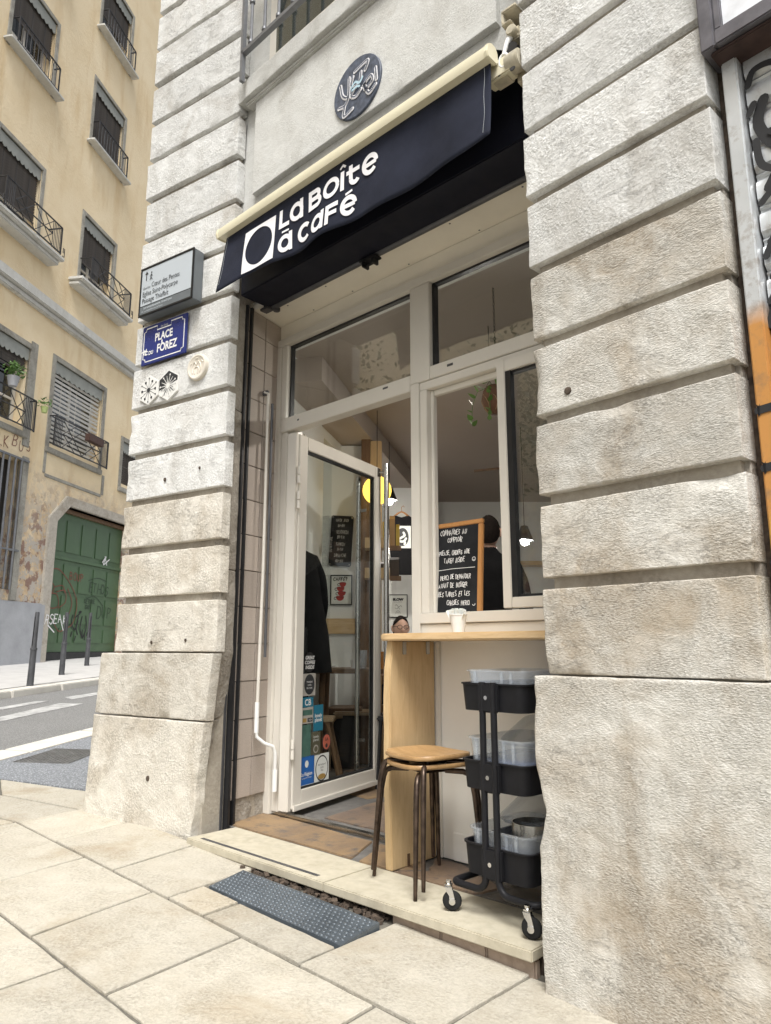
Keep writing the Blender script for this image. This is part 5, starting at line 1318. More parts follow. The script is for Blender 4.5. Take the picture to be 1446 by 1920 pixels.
# white cup of sugar sticks
cp = tag(empty('sugar_cup', T(-1.822, 2.40, .951)), 'small white tapered cup full of paper sugar sticks on the counter', 'cup')
MB().lathe([(0, 0), (.026, 0), (.036, .072), (.038, .073), (.038, .078), (.034, .078), (.025, .004), (0, .004)], 24).build('cup', ENAMELW, cp, smooth=40)
rg = random.Random(8)
st_me = MB().box(-.006, .006, -.0015, .0015, 0, .085).mesh('sugar_stick', PAPER, .001)
for i in range(24):
    a = rg.uniform(0, 6.28); d = rg.uniform(.004, .026)
    put('sugar_stick', st_me, cp, T(d * math.cos(a) * .8, d * math.sin(a) * .8, .018, rg.uniform(0, 180), rg.uniform(-22, 22), rg.uniform(-24, 24)))

# ------------------------------------------------------------------ two stacked stools
def stool(M, lab):
    s = tag(empty('stool', M), lab, 'stool', 'stacked stools by the counter')
    n = 28; P = []
    for q in range(n):
        a = 2 * math.pi * q / n; c, sn = math.cos(a), math.sin(a); k = 1 / (abs(c) ** 4.2 + abs(sn) ** 4.2) ** (1 / 4.2)
        P.append((.158 * c * k, .150 * sn * k))
    m = MB(); vs = []; fs = []
    rings = [(0.0, .450), (.35, .4515), (.75, .457), (.93, .4625), (.985, .463), (1.0, .459), (1.0, .451), (.985, .446), (.8, .4415), (0.0, .439)]
    for r_, z in rings:
        for x, y in P: vs.append((x * r_, y * r_, z + .006 * (abs(x * r_) / .158) ** 2))
    for i in range(len(rings) - 1):
        for q in range(n): fs.append((i * n + q, i * n + (q + 1) % n, (i + 1) * n + (q + 1) % n, (i + 1) * n + q))
    m.v, m.f = vs, fs
    m.build('seat', STOOLW, s, smooth=60)
    for sx in (-1, 1):
        for sy in (-1, 1):
            L = [(sx * .06, sy * .055, .428), (sx * .115, sy * .108, .427), (sx * .134, sy * .126, .418), (sx * .142, sy * .134, .395), (sx * .150, sy * .142, .34), (sx * .172, sy * .162, .03), (sx * .174, sy * .164, .0)]
            MB().tube(L, [.0105, .0115, .0120, .0125, .0125, .0085, .008], 12).build('leg', RUSTSTEEL, s, smooth=50)
    m = MB(); m.box(-.07, .07, -.06, .06, .424, .4335); m.build('seat_plate', RUSTSTEEL, s, bevel=.003)
    return s
stool(T(-1.905, 2.285, .0, -19) @ Matrix.Diagonal((.93, .93, .97, 1)), 'worn wooden seat stool under another stool, brown steel legs')
stool(T(-1.897, 2.280, .034, -12) @ Matrix.Diagonal((.93, .93, .97, 1)), 'wooden seat stool stacked on top of another stool')

# ------------------------------------------------------------------ black three tier trolley
tr = tag(empty('trolley', T(-1.462, 2.300, 0, -4)), 'black three tier utility trolley on castors standing beside the stools', 'trolley')
def rrect(hx, hy, r, n=5):
    P = []
    for cx, cy, a0 in ((hx - r, hy - r, 0), (-hx + r, hy - r, 90), (-hx + r, -hy + r, 180), (hx - r, -hy + r, 270)):
        for q in range(n + 1): a = R(a0 + 90 * q / n); P.append((cx + r * math.cos(a), cy + r * math.sin(a)))
    return P
def tray(nm, mat, par, hx, hy, z0, z1, r, th=.003, flare=.006, lip=.006, M=None):
    loops = [(rrect(hx - flare - th, hy - flare - th, r - .004), z0 + th), (rrect(hx - th, hy - th, r), z1), (rrect(hx + lip, hy + lip, r + lip), z1), (rrect(hx + lip, hy + lip, r + lip), z1 - .005), (rrect(hx, hy, r), z1 - .006), (rrect(hx - flare, hy - flare, r), z0)]
    m = MB(); n = len(loops[0][0]); 
    for P, z in loops: m.v += [(x, y, z) for x, y in P]
    for i in range(len(loops) - 1):
        for q in range(n): m.f.append((i * n + q, i * n + (q + 1) % n, (i + 1) * n + (q + 1) % n, (i + 1) * n + q))
    m.f.append(tuple(range(n))); m.f.append(tuple(range((len(loops) - 1) * n, len(loops) * n)))
    return m.build(nm, mat, par, M, smooth=35)
for z0, z1 in ((.130, .232), (.408, .505), (.672, .768)): tray('tray', BLACKPL, tr, .142, .185, z0, z1, .035)
for sy in (-1, 1):
    y = sy * .197
    for sx in (-1, 1):
        L = [(sx * .024, y, .772), (sx * .026, y, .14)]
        for q in range(9):
            a = R(90 * q / 8); L.append((sx * (.026 + .045 * (1 - math.cos(a))), y, .14 - .048 * math.sin(a)))
        L += [(sx * .145, y, .092)]
        for q in range(1, 7):
            a = R(90 * q / 6); L.append((sx * (.150 + .028 * math.sin(a)), y - sy * .028 * (1 - math.cos(a)), .092))
        L.append((sx * .178, y - sy * .15, .092))
        MB().tube(L, .0115, 12).build('leg_tube', BLACKPL, tr, smooth=50)
    for zc in (.720, .456, .181):
        B('bracket', BLACKPL, tr, -.043, .043, y - .010 + (.0 if sy < 0 else -.004), y + .010 + (.004 if sy < 0 else 0), zc - .050, zc + .050, .006)
        MB().lathe([(0, -.004), (.005, -.0035), (.0075, -.001), (.0075, .002), (0, .002)], 12, T(0, y - sy * -.0115, zc, 0, -90 * sy)).build('bolt', CHROME, tr, smooth=40)
for sx in (-1, 1):
    MB().tube([(sx * .178, -.17, .092), (sx * .178, .17, .092)], .0115, 12).build('base_tube', BLACKPL, tr, smooth=50)
    for sy in (-1, 1):
        cs = MB(); x, y = sx * .166 - .012, sy * .190 - .028
        MC = T(x, y, 0, -58 + 9 * sx * sy)
        MB().lathe([(0, .0815), (.014, .0815), (.014, .088), (.009, .090), (.009, .098), (0, .098)], 14).build('castor_stem', CHROME, tr, MC, smooth=40)
        fk = MB()
        for x_ in (-.0155, .013):
            P_ = [(-.013, .082), (.010, .082), (.016, .062), (.021, .040), (.019, .027), (.009, .024), (.003, .034), (.002, .052), (-.008, .066)]; n_ = len(P_)
            fk.add([(x_, a_, b_) for a_, b_ in P_] + [(x_ + .0025, a_, b_) for a_, b_ in P_], [tuple(range(n_)), tuple(range(2 * n_ - 1, n_ - 1, -1))] + [(i_, (i_ + 1) % n_, (i_ + 1) % n_ + n_, i_ + n_) for i_ in range(n_)])
        fk.box(-.0155, .0155, -.013, .010, .078, .082).build('castor_fork', CHROME, tr, MC, bevel=.0008)
        MB().lathe([(.012, -.010), (.026, -.0105), (.031, -.008), (.0335, 0), (.031, .008), (.026, .0105), (.012, .010)], 24, T(0, .012, .0335, 0, 0, 90)).build('wheel', RUBBER, tr, MC, smooth=50)
        MB().lathe([(0, -.0175), (.011, -.0175), (.011, .0175), (0, .0175)], 14, T(0, .012, .0335, 0, 0, 90)).build('hub', CHROME, tr, MC, smooth=40)
TM = tr.matrix_basis
def bin_(z, h, lab, cloth, M=None, dx=0.0, dy=0.0, hx=.126, hy=.165):
    b = tag(empty('storage_box', TM @ T(dx, dy, z)), lab, 'plastic box')
    tray('box', CLEAR, b, hx, hy, 0, h, .030, .0018, .012, .008)
    rb = MB().box(-.006, .006, -.0025, .0, h * .55, h - .004).mesh('rib', CLEAR, .0008)
    for x in (-.08, .04, .08): put('rib', rb, b, T(x, -hy - .002, 0))
    if cloth:
        m = relief(-hx + .022, hx - .022, -hy + .022, hy - .022, 0, .03, .02, .010, .03, .5, z * 31, 9, .012)
        m.v = [(vx, vz, cloth - vy) for vx, vy, vz in m.v]
        m.build('folded_cloth', BLUEPL, b, smooth=60)
    return b
bin_(.677, .135, 'clear plastic box on the top tray of the black trolley', .06)
bin_(.414, .165, 'clear plastic box with blue cloth on the middle trolley tray', .085, dx=.0)
bin_(.137, .140, 'clear plastic box with steel bowl in the lowest trolley tray', .05)
lid = tag(empty('box_lid', TM @ T(0, .12, .572, 0, 24)), 'clear plastic lid tilted up behind the middle trolley box', 'lid')
tray('lid', CLEAR, lid, .125, .10, 0, .02, .03, .0016, .002, .006)
lid = tag(empty('box_lid', TM @ T(.0, .10, .30, 0, 22)), 'clear plastic lid tilted up behind the lowest trolley box', 'lid')
tray('lid', CLEAR, lid, .125, .10, 0, .02, .03, .0016, .002, .006)
bo = tag(empty('steel_bowl', TM @ T(.045, -.02, .190)), 'brushed steel round container standing in the lowest clear box', 'bowl')
MB().lathe([(0, 0), (.070, 0), (.075, .005), (.075, .105), (.072, .105), (.072, .006), (0, .005)], 32).build('bowl', STEEL, bo, smooth=40)

# ------------------------------------------------------------------ inside the cafe
def SB(nm, mat, x0, x1, y0, y1, z0, z1, M=None, kind='structure'):
    return tag(MB().box(x0, x1, y0, y1, z0, z1).build(nm, mat, None, M), kind=kind)
MI = Matrix.Rotation(R(43), 4, 'Z')          # frame of the back walls: x to the right, y away
CZ_ = 2.80
LW0 = Vector((-3.50, 2.64)); LD = Vector((math.cos(R(120.3)), math.sin(R(120.3))))
MW = Matrix.Translation((LW0.x, LW0.y, 0)) @ Matrix.Rotation(R(120.3), 4, 'Z')
# left wall runs along the side street and has a tall window in it
wl = MB(); wl.box(-.2, 1.2, .0, .3, -.05, 3.4); wl.box(2.75, 9.5, .0, .3, -.05, 3.4); wl.box(1.2, 2.75, .0, .3, 2.55, 3.4); wl.box(1.2, 2.75, .0, .3, -.05, .75)
tag(wl.build('wall', WPLASTER, None, MW), kind='structure')
cwn = tag(empty('cafe_window', MW @ T(1.2, .05, .75)), 'tall side window of the cafe beside the poster wall', 'window')
m = MB(); m.box(0, .05, 0, .06, 0, 1.8); m.box(1.50, 1.55, 0, .06, 0, 1.8); m.box(.05, 1.50, 0, .06, 0, .05); m.box(.05, 1.50, 0, .06, 1.75, 1.8); m.box(.75, .80, 0, .06, .05, 1.75); m.build('frame', FRAME, cwn, bevel=.004)
for x0, x1 in ((.05, .75), (.80, 1.5)): B('pane', GLASS, cwn, x0, x1, .02, .026, .05, 1.75, 0)
# ceiling ends on an edge beam over the left wall, back wall, right wall
SB('back_wall', WPLASTER, -2.0, 6.5, 9.25, 9.4, -.05, 3.4, MI)
SB('right_wall', WPLASTER, .6, .8, 2.66, 12.5, -.05, 3.4)
P = [(-3.36, 2.645), (.8, 2.645), (.8, 14), (-9.3, 14), (-9.3, 12.6)]
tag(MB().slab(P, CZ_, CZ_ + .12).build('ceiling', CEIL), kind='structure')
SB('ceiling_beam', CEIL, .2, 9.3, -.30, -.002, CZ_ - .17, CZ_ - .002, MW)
MB_ = MB(); MB_.box(-3.36, 1.0, 2.64, 2.75, CZ_ - .03, 3.4); tag(MB_.build('lintel', WPLASTER), kind='structure')
SB('inner_wall', WPLASTER, -1.06, .8, 2.66, 2.78, -.05, CZ_)
# poster wall, pillar of wood, second wall stub
SB('poster_wall', WPLASTER, -.548, -.20, 5.96, 6.10, -.05, 2.62, MI)
SB('short_wall', WPLASTER, -.02, .36, 7.66, 7.80, -.05, 2.74, MI)
wp = tag(empty('wooden_post', MI @ T(-.13, 5.80, 0)), 'tall wooden post carrying small shelves of coffee bags', 'post')
B('post', DARKW, wp, -.075, .0, .0, .10, 0, 2.66, .004); B('board', PINE, wp, .002, .098, .01, .045, 0, 2.62, .004)
def shelf(z, lab):
    s = tag(empty('shelf', MI @ T(-.165, 5.64, z)), lab, 'shelf')
    B('front', PINE, s, 0, .20, .0, .014, 0, .085, .002); B('base', PINE, s, 0, .29, .0142, .15, 0, .012, .002); B('side', DARKW, s, .2005, .29, .0, .014, -.02, .02, .002)
shelf(1.677, 'upper pine shelf on the wooden post with coffee bags'); shelf(1.434, 'lower pine shelf on the wooden post with dark boxes')
for i, (x, y, z, w, h, mt, lab) in enumerate(((.0, 5.70, 1.69, .05, .22, YELLOWP, 'yellow coffee bag on the upper shelf'), (.055, 5.71, 1.69, .045, .27, KRAFT, 'tall kraft coffee bag on the upper shelf'), (-.07, 5.70, 1.69, .06, .15, BROWNBOX, 'dark brown pack on the upper shelf'), (.10, 5.72, 1.69, .03, .20, YELLOWP, 'narrow yellow pack at the end of the upper shelf'), (-.05, 5.70, 1.446, .08, .13, BROWNBOX, 'dark box on the lower shelf'), (.06, 5.71, 1.446, .10, .17, BROWNBOX, 'dark case at the end of the lower shelf'))):
    o = MB(); o.box(-w / 2, w / 2, 0, .07, 0, h * .86); o.add([(-w / 2, 0, h * .86), (w / 2, 0, h * .86), (w / 2, .07, h * .86), (-w / 2, .07, h * .86), (-w / 2, .033, h), (w / 2, .033, h)], [(0, 1, 5, 4), (2, 3, 4, 5), (0, 4, 3), (1, 2, 5)])
    tag(o.build('coffee_bag' if i < 4 else 'storage_case', mt, None, MI @ T(x, y, z), bevel=.003), lab, 'coffee bag' if i < 4 else 'case')
# black menu board, posters, plank
mn = tag(empty('menu_board', MI @ T(-.375, 5.935, 1.78, 0, 0, 3)), 'black menu board with faint chalk opening hours on the poster wall', 'menu board')
m = MB(); m.prism([(-.095, -.205), (-.085, -.215), (.085, -.215), (.095, -.205), (.095, .205), (.085, .215), (-.085, .215), (-.095, .205)], 0, .012); m.build('board', SLATE, mn, bevel=.002)
write('chalk_writing', [('LUNDI JEUDI', -.052, .165, .022), ('8H-18H', -.036, .118, .022), ('VENDREDI', -.048, .062, .028), ('8H-19H', -.036, .018, .024), ('SAMEDI', -.042, -.042, .026), ('9H-19H', -.036, -.085, .022), ('DIMANCHE', -.050, -.138, .026), ('10H-18H', -.040, -.182, .022)], CHALKDIM, mn, .0032, -.001, jit=.08, seed=31, wx=.5, sp=.14)
write('chalk_writing', [('OUVERTURE', 0, 0, .018)], CHALKDIM, mn, .003, 0, T(-.075, -.001, -.10, 0, 0, -90), seed=32)
m = MB()
for x in (-.082, .082):
    for z in (-.2, .2): m.lathe([(0, -.003), (.005, -.002), (.006, 0)], 8, T(x, 0, z, 0, -90))
tag(m.build('screw', CHROME, mn, fix=False), kind='stuff')
def poster(M, w, h, lab):
    p_ = tag(empty('framed_poster', M), lab, 'poster')
    m = MB(); t_ = .009
    m.box(-w, w, -.016, 0, h - t_, h); m.box(-w, w, -.016, 0, -h, -h + t_); m.box(-w, -w + t_, -.016, 0, -h + t_, h - t_); m.box(w - t_, w, -.016, 0, -h + t_, h - t_)
    m.build('frame', BLACKMET, p_, bevel=.0015); B('print', PAPER, p_, -w + t_, w - t_, -.008, -.002, -h + t_, h - t_, 0)
    return p_
p1 = poster(MI @ T(-.370, 5.955, 1.366), .092, .126, 'framed poster of stacked red coffee cups headed Caffe')
write('poster_title', [('CAFF\u00c9?', -.066, .078, .026)], INK, p1, .0055, -.0092, jit=.05, seed=41, wx=.66)
m = MB(); mo = MB()
for i in range(4):
    z0 = -.088 + i * .038; x0 = (-.01, .004, -.006, .012)[i]; w = (.034, .034, .032, .028)[i]
    m.add([(x0 + w * math.cos(a), -.009 - .0001 * i, z0 + .030 + (.032 * math.sin(a) if math.sin(a) < 0 else .008 * math.sin(a))) for a in [2 * math.pi * q / 24 for q in range(24)]], [tuple(range(24))])
    ribbon(mo, arc(x0 - w - .004, z0 + .018, .011, .010, 60, 300, 10), .0045, -.0094); ribbon(mo, arc(x0, z0 + .031, w, .008, 0, 360, 20), .002, -.0097)
m.build('red_cups', REDINK, p1, fix=False); mo.build('cup_outline', INK, p1, fix=False)
p2_ = poster(MI @ T(.1345, 7.65, 1.331), .102, .123, 'framed line drawing poster headed Slow')
text('poster_title', 'SLOW', .034, INK, p2_, 0, -.0092, .058, align='CENTER', bold=.003, sx=1.15)
text('poster_title', 'IS THE NEW FAST', .011, INK, p2_, 0, -.0092, .038, align='CENTER')
scribble('drawing', [[(-.03, .0), (-.02, .015), (-.005, .0), (.01, -.01), (.03, .005), (.04, -.01)], [(-.035, -.02), (-.01, -.03), (.0, -.015), (.02, -.035)], [(-.02, -.06), (.0, -.05), (.02, -.062)], [(-.03, -.075), (.0, -.072), (.03, -.076)]], INK, p2_, .003, -.0094)
B_ = MB().box(-.515, -.24, 5.925, 5.955, 1.004, 1.129).build('wall_plank', PINETOP, None, MI, bevel=.003); tag(B_, 'pine plank fixed along the poster wall under the posters', 'plank')
# pendant lamps
gl_ = tag(empty('globe_lamp', MI @ T(-.068, 5.55, 2.13)), 'glowing yellow globe pendant lamp hanging behind the glass door', 'lamp')
MB().lathe([(.0, -.116)] + [(.116 * math.sin(R(q)), -.116 * math.cos(R(q))) for q in range(12, 170, 12)] + [(.02, .115)], 28).build('globe', GLOBE, gl_, smooth=80)
MB().tube([(0, 0, .11), (0, 0, CZ_ - 2.13)], .003, 6).build('cord', BLACKMET, gl_); MB().lathe([(.0, .112), (.024, .112), (.024, .14), (0, .145)], 14).build('cap', BLACKMET, gl_, smooth=40)
def pendant(M, lab, top):
    p_ = tag(empty('pendant_lamp', M), lab, 'lamp')
    MB().lathe([(0, .132), (.018, .13), (.03, .125), (.075, .0), (.073, .0), (.028, .12), (0, .122)], 24).build('shade', BLACKMET, p_, smooth=50)
    MB().lathe([(0, -.042)] + [(.034 * math.sin(R(q)), -.008 - .034 * math.cos(R(q))) for q in range(20, 161, 20)] + [(.014, .03)], 20).build('bulb', BULB, p_, smooth=80)
    MB().tube([(0, 0, .13), (0, 0, top)], .003, 6).build('cord', BLACKMET, p_)
pendant(MI @ T(.035, 6.45, 2.235), 'black cone pendant lamp with lit bulb behind the globe', CZ_ - 2.235)
pendant(MI @ T(1.19, 6.0, 1.79), 'pendant lamp with lit bulb seen through the right sash', CZ_ - 1.79)
pendant(MI @ T(.62, 4.0, 2.50), 'unseen pendant lamp with lit bulb, added to light the poster wall', CZ_ - 2.50)  # out of view, known from a reflection; added to brighten the poster wall
# T-shirt on a hanger
ts = tag(empty('hanging_tshirt', MI @ T(.165, 7.20, 1.62)), 'black T-shirt with white print on a wooden hanger', 'T-shirt')
P = [(-.115, 0), (.125, 0), (.122, .36), (.165, .34), (.185, .44), (.13, .575), (.065, .615), (.03, .60), (.0, .592), (-.03, .60), (-.065, .615), (-.13, .575), (-.19, .45), (-.15, .40), (-.118, .42)]
MB().prism(P, -.02, .02).build('shirt', BLACKCL, ts, bevel=.008)
MB().add([(-.055, -.0235, .27), (.095, -.0235, .27), (.095, -.0235, .50), (-.055, -.0235, .50)], [(0, 1, 2, 3)]).build('print', PAPER, ts, fix=False)
MB().add([(.01 + .062 * math.cos(a), -.0245, .385 + .095 * math.sin(a)) for a in [2 * math.pi * q / 24 for q in range(24)]], [tuple(range(24))]).build('print', INK, ts, fix=False)
scribble('print', [[(-.03, .36), (.0, .38), (.03, .40), (.02, .43)], [(-.02, .34), (.02, .34), (.045, .37)], [(.03, .31), (.035, .33)]], PAPER, ts, .022, -.0255)
MB().tube([(-.10, 0, .585), (-.03, 0, .64), (0, 0, .652), (.03, 0, .64), (.10, 0, .585)], .009, 8).tube([(0, 0, .65), (0, 0, .70), (.02, 0, .715), (.03, 0, .70)], .003, 6).build('hanger', OAKTRIM, ts, smooth=50)
# hanging plant in a clay ball pot
hp = tag(empty('hanging_plant', T(-1.985, 2.98, 2.085)), 'trailing plant in a round clay pot hung on a chain', 'plant')
MB().lathe([(0, 0), (.038, .006), (.066, .038), (.078, .085), (.070, .125), (.054, .148), (.046, .143), (.060, .12), (0, .11)], 24).build('pot', TERRACOTTA, hp, smooth=50)
m = MB()
for i in range(26):
    z = .24 + i * .02
    m.tube([(.0 + .005 * math.cos(a) * (i % 2), .005 * math.cos(a) * (1 - i % 2), z + .012 * math.sin(a)) for a in [2 * math.pi * q / 8 for q in range(9)]], .0016, 4, cap=False)
for q in range(3): a = 2.1 * q; m.tube([(.066 * math.cos(a), .066 * math.sin(a), .13), (0, 0, .245)], .0012, 4)
m.build('chain', IRON, hp)
m = MB()
for q in range(9):
    a = .7 * q; m.tube([(.079 * math.cos(a + .5 * math.sin(t * 2)) * math.sin(.35 + t), .079 * math.sin(a + .5 * math.sin(t * 2)) * math.sin(.35 + t), .075 - .075 * math.cos(.35 + t)) for t in [0, .4, .8, 1.2, 1.6]], .0022, 5)
m.build('root_net', KRAFT, hp)
def leafmesh(s):
    P = [(0, 0, 0), (s * .30, -s * .10, s * .03), (s * .40, -s * .38, .0), (s * .27, -s * .72, -s * .05), (0, -s * 1.12, -s * .14), (-s * .27, -s * .72, -s * .05), (-s * .40, -s * .38, 0), (-s * .30, -s * .10, s * .03), (0, -s * .45, -s * .05)]
    return MB().add(P, [(0, 1, 2, 8), (2, 3, 8), (3, 4, 8), (4, 5, 8), (5, 6, 8), (6, 7, 0, 8)]).mesh('leaf', LEAFD, smooth=80, fix=False)
lm = leafmesh(.042); rg = random.Random(14)
vines = [[(-.03, -.03, .15), (-.085, -.05, .13), (-.115, -.055, .06), (-.125, -.05, -.02), (-.12, -.05, -.05)], [(0, -.05, .14), (.015, -.085, .09), (.01, -.075, .0), (.0, -.07, -.05)], [(.03, -.03, .15), (.07, -.06, .12), (.075, -.065, .06)], [(-.02, .02, .15), (-.05, .01, .20), (-.075, .0, .19)], [(0, 0, .15), (.01, -.02, .22)], [(.02, .02, .14), (.05, .0, .20)]]
m = MB()
for V_ in vines:
    m.tube(V_, .0018, 5)
    for k_ in range(1, len(V_)):
        for q in range(2):
            a, b_ = Vector(V_[k_ - 1]), Vector(V_[k_]); p = a.lerp(b_, .45 + .5 * q)
            put('leaf', lm, hp, T(p.x, p.y, p.z, rg.uniform(-80, 80), rg.uniform(-75, -20), rg.uniform(-20, 20)) @ Matrix.Scale(rg.uniform(.65, 1.15), 4))
m.build('stem', LEAFD, hp)
bc = tag(empty('wall_bench', MI @ T(-.30, 5.75, 0)), 'dark wooden bench added along the poster wall to darken the view', 'bench')  # bench put in to darken the lower view through the door
B('seat', DARKW, bc, -.30, .12, -.20, .15, .40, .44, .006); B('front', DARKIN, bc, -.29, .11, -.17, -.14, 0, .40, .004)
dsk = tag(empty('dark_stool', MI @ T(.10, 4.95, 0)), 'low black stool added beside the cafe table to darken the view', 'stool')  # stool added with the bench, also to darken this area
B('seat', BLACKMET, dsk, -.16, .16, -.15, .15, .42, .45, .01)
for sx in (-.13, .13):
    for sy in (-.12, .12): MB().tube([(sx * 1.2, sy * 1.2, 0), (sx, sy, .42)], .012, 8).build('leg', BLACKMET, dsk, smooth=40)
# table, glasses, bentwood bench
tb = tag(empty('cafe_table', MI @ T(-.10, 5.15, 0)), 'dark cafe table with drinks behind the open door', 'table')
B('table_top', DARKW, tb, -.40, .42, -.12, .42, .715, .745, .006)
for x in (-.34, .36):
    for y in (-.06, .36): MB().tube([(x * 1.05, y, 0), (x, y, .715)], [.018, .022], 10).build('leg', DARKW, tb, smooth=40)
for (x, y, h, r, mt, lab) in ((-.02, 5.12, .12, .032, plain('orange_drink', (.55, .24, .07), .25), 'glass of orange drink on the cafe table'), (-.16, 5.14, .13, .03, CLEAR, 'empty clear glass on the cafe table'), (-.22, 5.3, .06, .04, ENAMELW, 'white cup on the cafe table')):
    g_ = tag(MB().lathe([(0, 0), (r * .8, 0), (r, h), (r * .93, h), (r * .74, .006), (0, .006)], 20).build('drinking_glass', mt, None, MI @ T(x, y, .745), smooth=40), lab, 'glass')
bn = tag(empty('bentwood_stool', MI @ T(-.22, 5.62, 0)), 'pale bentwood stool under the cafe table', 'stool')
B('seat', BEECH, bn, -.17, .17, -.15, .15, .395, .420, .01)
for sx in (-1, 1):
    for y in (-.13, .13):
        MB().tube([(sx * .10, y, .388), (sx * .15, y, .382), (sx * .178, y, .35), (sx * .188, y, .28), (sx * .20, y, 0)], .014, 10).build('leg', BEECH, bn, smooth=50)
ch_ = tag(empty('folding_stool', MI @ T(-.46, 4.75, 0)), 'wooden step ladder stool with splayed legs inside the door', 'stool')
B('seat', BEECH, ch_, -.13, .13, -.11, .11, .43, .455, .006)
for sx in (-1, 1):
    for y in (-.09, .09): MB().tube([(sx * .09, y, .43), (sx * .19, y, 0)], .015, 8).build('leg', DARKW, ch_, smooth=40)
tag(MB().box(-.16, .16, -.004, .004, -.01, .01, T(0, 0, 0, 0, 0, -6)).build('ceiling_fan_blade', DARKW, None, MI @ T(.93, 6.0, 2.42)), 'thin dark blade fixed below the cafe ceiling', 'fan')
SB('counter_block', DARKW, .75, 2.8, 7.1, 7.7, -.05, 1.0, MI); SB('wall_shelf', PINETOP, 1.05, 2.8, 9.0, 9.24, 1.93, 1.98, MI)

# ------------------------------------------------------------------ people
def skin_mesh(name, V, E, rad, mat, parent, M=None, lv=2):
    me = bpy.data.meshes.new(name); me.from_pydata(V, E, [])
    o = bpy.data.objects.new(name, me); COL.objects.link(o)
    o.modifiers.new('s', 'SKIN'); sv = me.skin_vertices[0].data
    for i, r_ in enumerate(rad):
        sv[i].radius = r_ if isinstance(r_, tuple) else (r_, r_)
    sv[0].use_root = True
    sb_ = o.modifiers.new('u', 'SUBSURF'); sb_.levels = lv; sb_.render_levels = lv
    dg = bpy.context.evaluated_depsgraph_get(); dg.update()
    m2 = bpy.data.meshes.new_from_object(o.evaluated_get(dg)); m2.name = name
    bpy.data.objects.remove(o)
    m2.polygons.foreach_set('use_smooth', [True] * len(m2.polygons)); m2.materials.clear(); m2.materials.append(mat)
    return put(name, m2, parent, M)
def head(par, M, hairtop=True, glasses=False):
    """head with brow, nose, chin, ears; face towards -y"""
    vs = []; fs = []; nu, nv = 20, 16
    for j in range(nv + 1):
        ph = math.pi * j / nv
        for i in range(nu):
            a = 2 * math.pi * i / nu
            x, y, z = math.sin(ph) * math.sin(a) * .076, -math.sin(ph) * math.cos(a) * .094, math.cos(ph) * .118
            if z < -.02: k_ = 1 - .42 * min(1, (-z - .02) / .10); x *= k_; y = y * (1 - .12 * min(1, (-z - .02) / .1)) - .010 * min(1, (-z - .02) / .1)
            fr_ = max(0, math.cos(a)) * math.sin(ph)
            if fr_ > .9 and -.045 < z < .01: y -= .020 * (1 - abs(z + .022) / .034) if abs(z + .022) < .034 else 0
            if fr_ > .6 and abs(z - .012) < .016 and .012 < abs(x) < .05: y += .008
            if fr_ > .8 and abs(z + .062) < .010: y -= .005
            vs.append((x, y, z))
    for j in range(nv):
        for i in range(nu): fs.append((j * nu + i, (j + 1) * nu + i, (j + 1) * nu + (i + 1) % nu, j * nu + (i + 1) % nu))
    m = MB(); m.v, m.f = vs, fs
    for sx in (-1, 1): m.tube([(sx * .073, .01, -.03), (sx * .084, .016, -.01), (sx * .084, .018, .018), (sx * .075, .012, .022)], .010, 6)
    h = m.build('head', SKIN, par, M, smooth=80)
    vs = []; fs = []
    for j in range(nv + 1):
        ph = math.pi * j / nv * .80
        for i in range(nu):
            a = 2 * math.pi * i / nu; back = -math.cos(a)
            cut = .24 + .50 * max(0, back) + .20 * abs(math.sin(a)) ** 2; p2 = min(ph, math.pi * cut)
            k_ = 1.035 + .05 * ns(i * 1.7, j * 1.5, 3)
            vs.append((math.sin(p2) * math.sin(a) * .078 * k_, -math.sin(p2) * math.cos(a) * .097 * k_ + .003, math.cos(p2) * .121 * k_))
    for j in range(nv):
        for i in range(nu): fs.append((j * nu + i, (j + 1) * nu + i, (j + 1) * nu + (i + 1) % nu, j * nu + (i + 1) % nu))
    m = MB(); m.v, m.f = vs, fs; m.build('hair', HAIR, par, M, smooth=80, fix=False)
    m = MB()
    for sx in (-1, 1): m.lathe([(0, -.0065), (.005, -.005), (.0065, 0)], 10, T(sx * .031, -.077, .012, 0, 90))
    m.build('eyes', HAIR, par, M, smooth=60, fix=False)
    m = MB(); ribbon(m, [(-.022, -.058), (0, -.060), (.022, -.058)], .006, -.098); m.build('mouth', REDINK, par, M, fix=False)
    if glasses:
        m = MB()
        for sx in (-1, 1):
            m.tube([(sx * .032 + .024 * math.cos(a), -.100 + abs(math.cos(a)) * .004, .010 + .019 * math.sin(a)) for a in [2 * math.pi * q / 16 for q in range(17)]], .0028, 6, cap=False)
            m.tube([(sx * .056, -.094, .016), (sx * .078, -.03, .016), (sx * .082, .02, .012)], .0025, 6)
        m.tube([(-.009, -.101, .012), (.009, -.101, .012)], .0025, 6); m.build('glasses', BLACKMET, par, M, smooth=60)
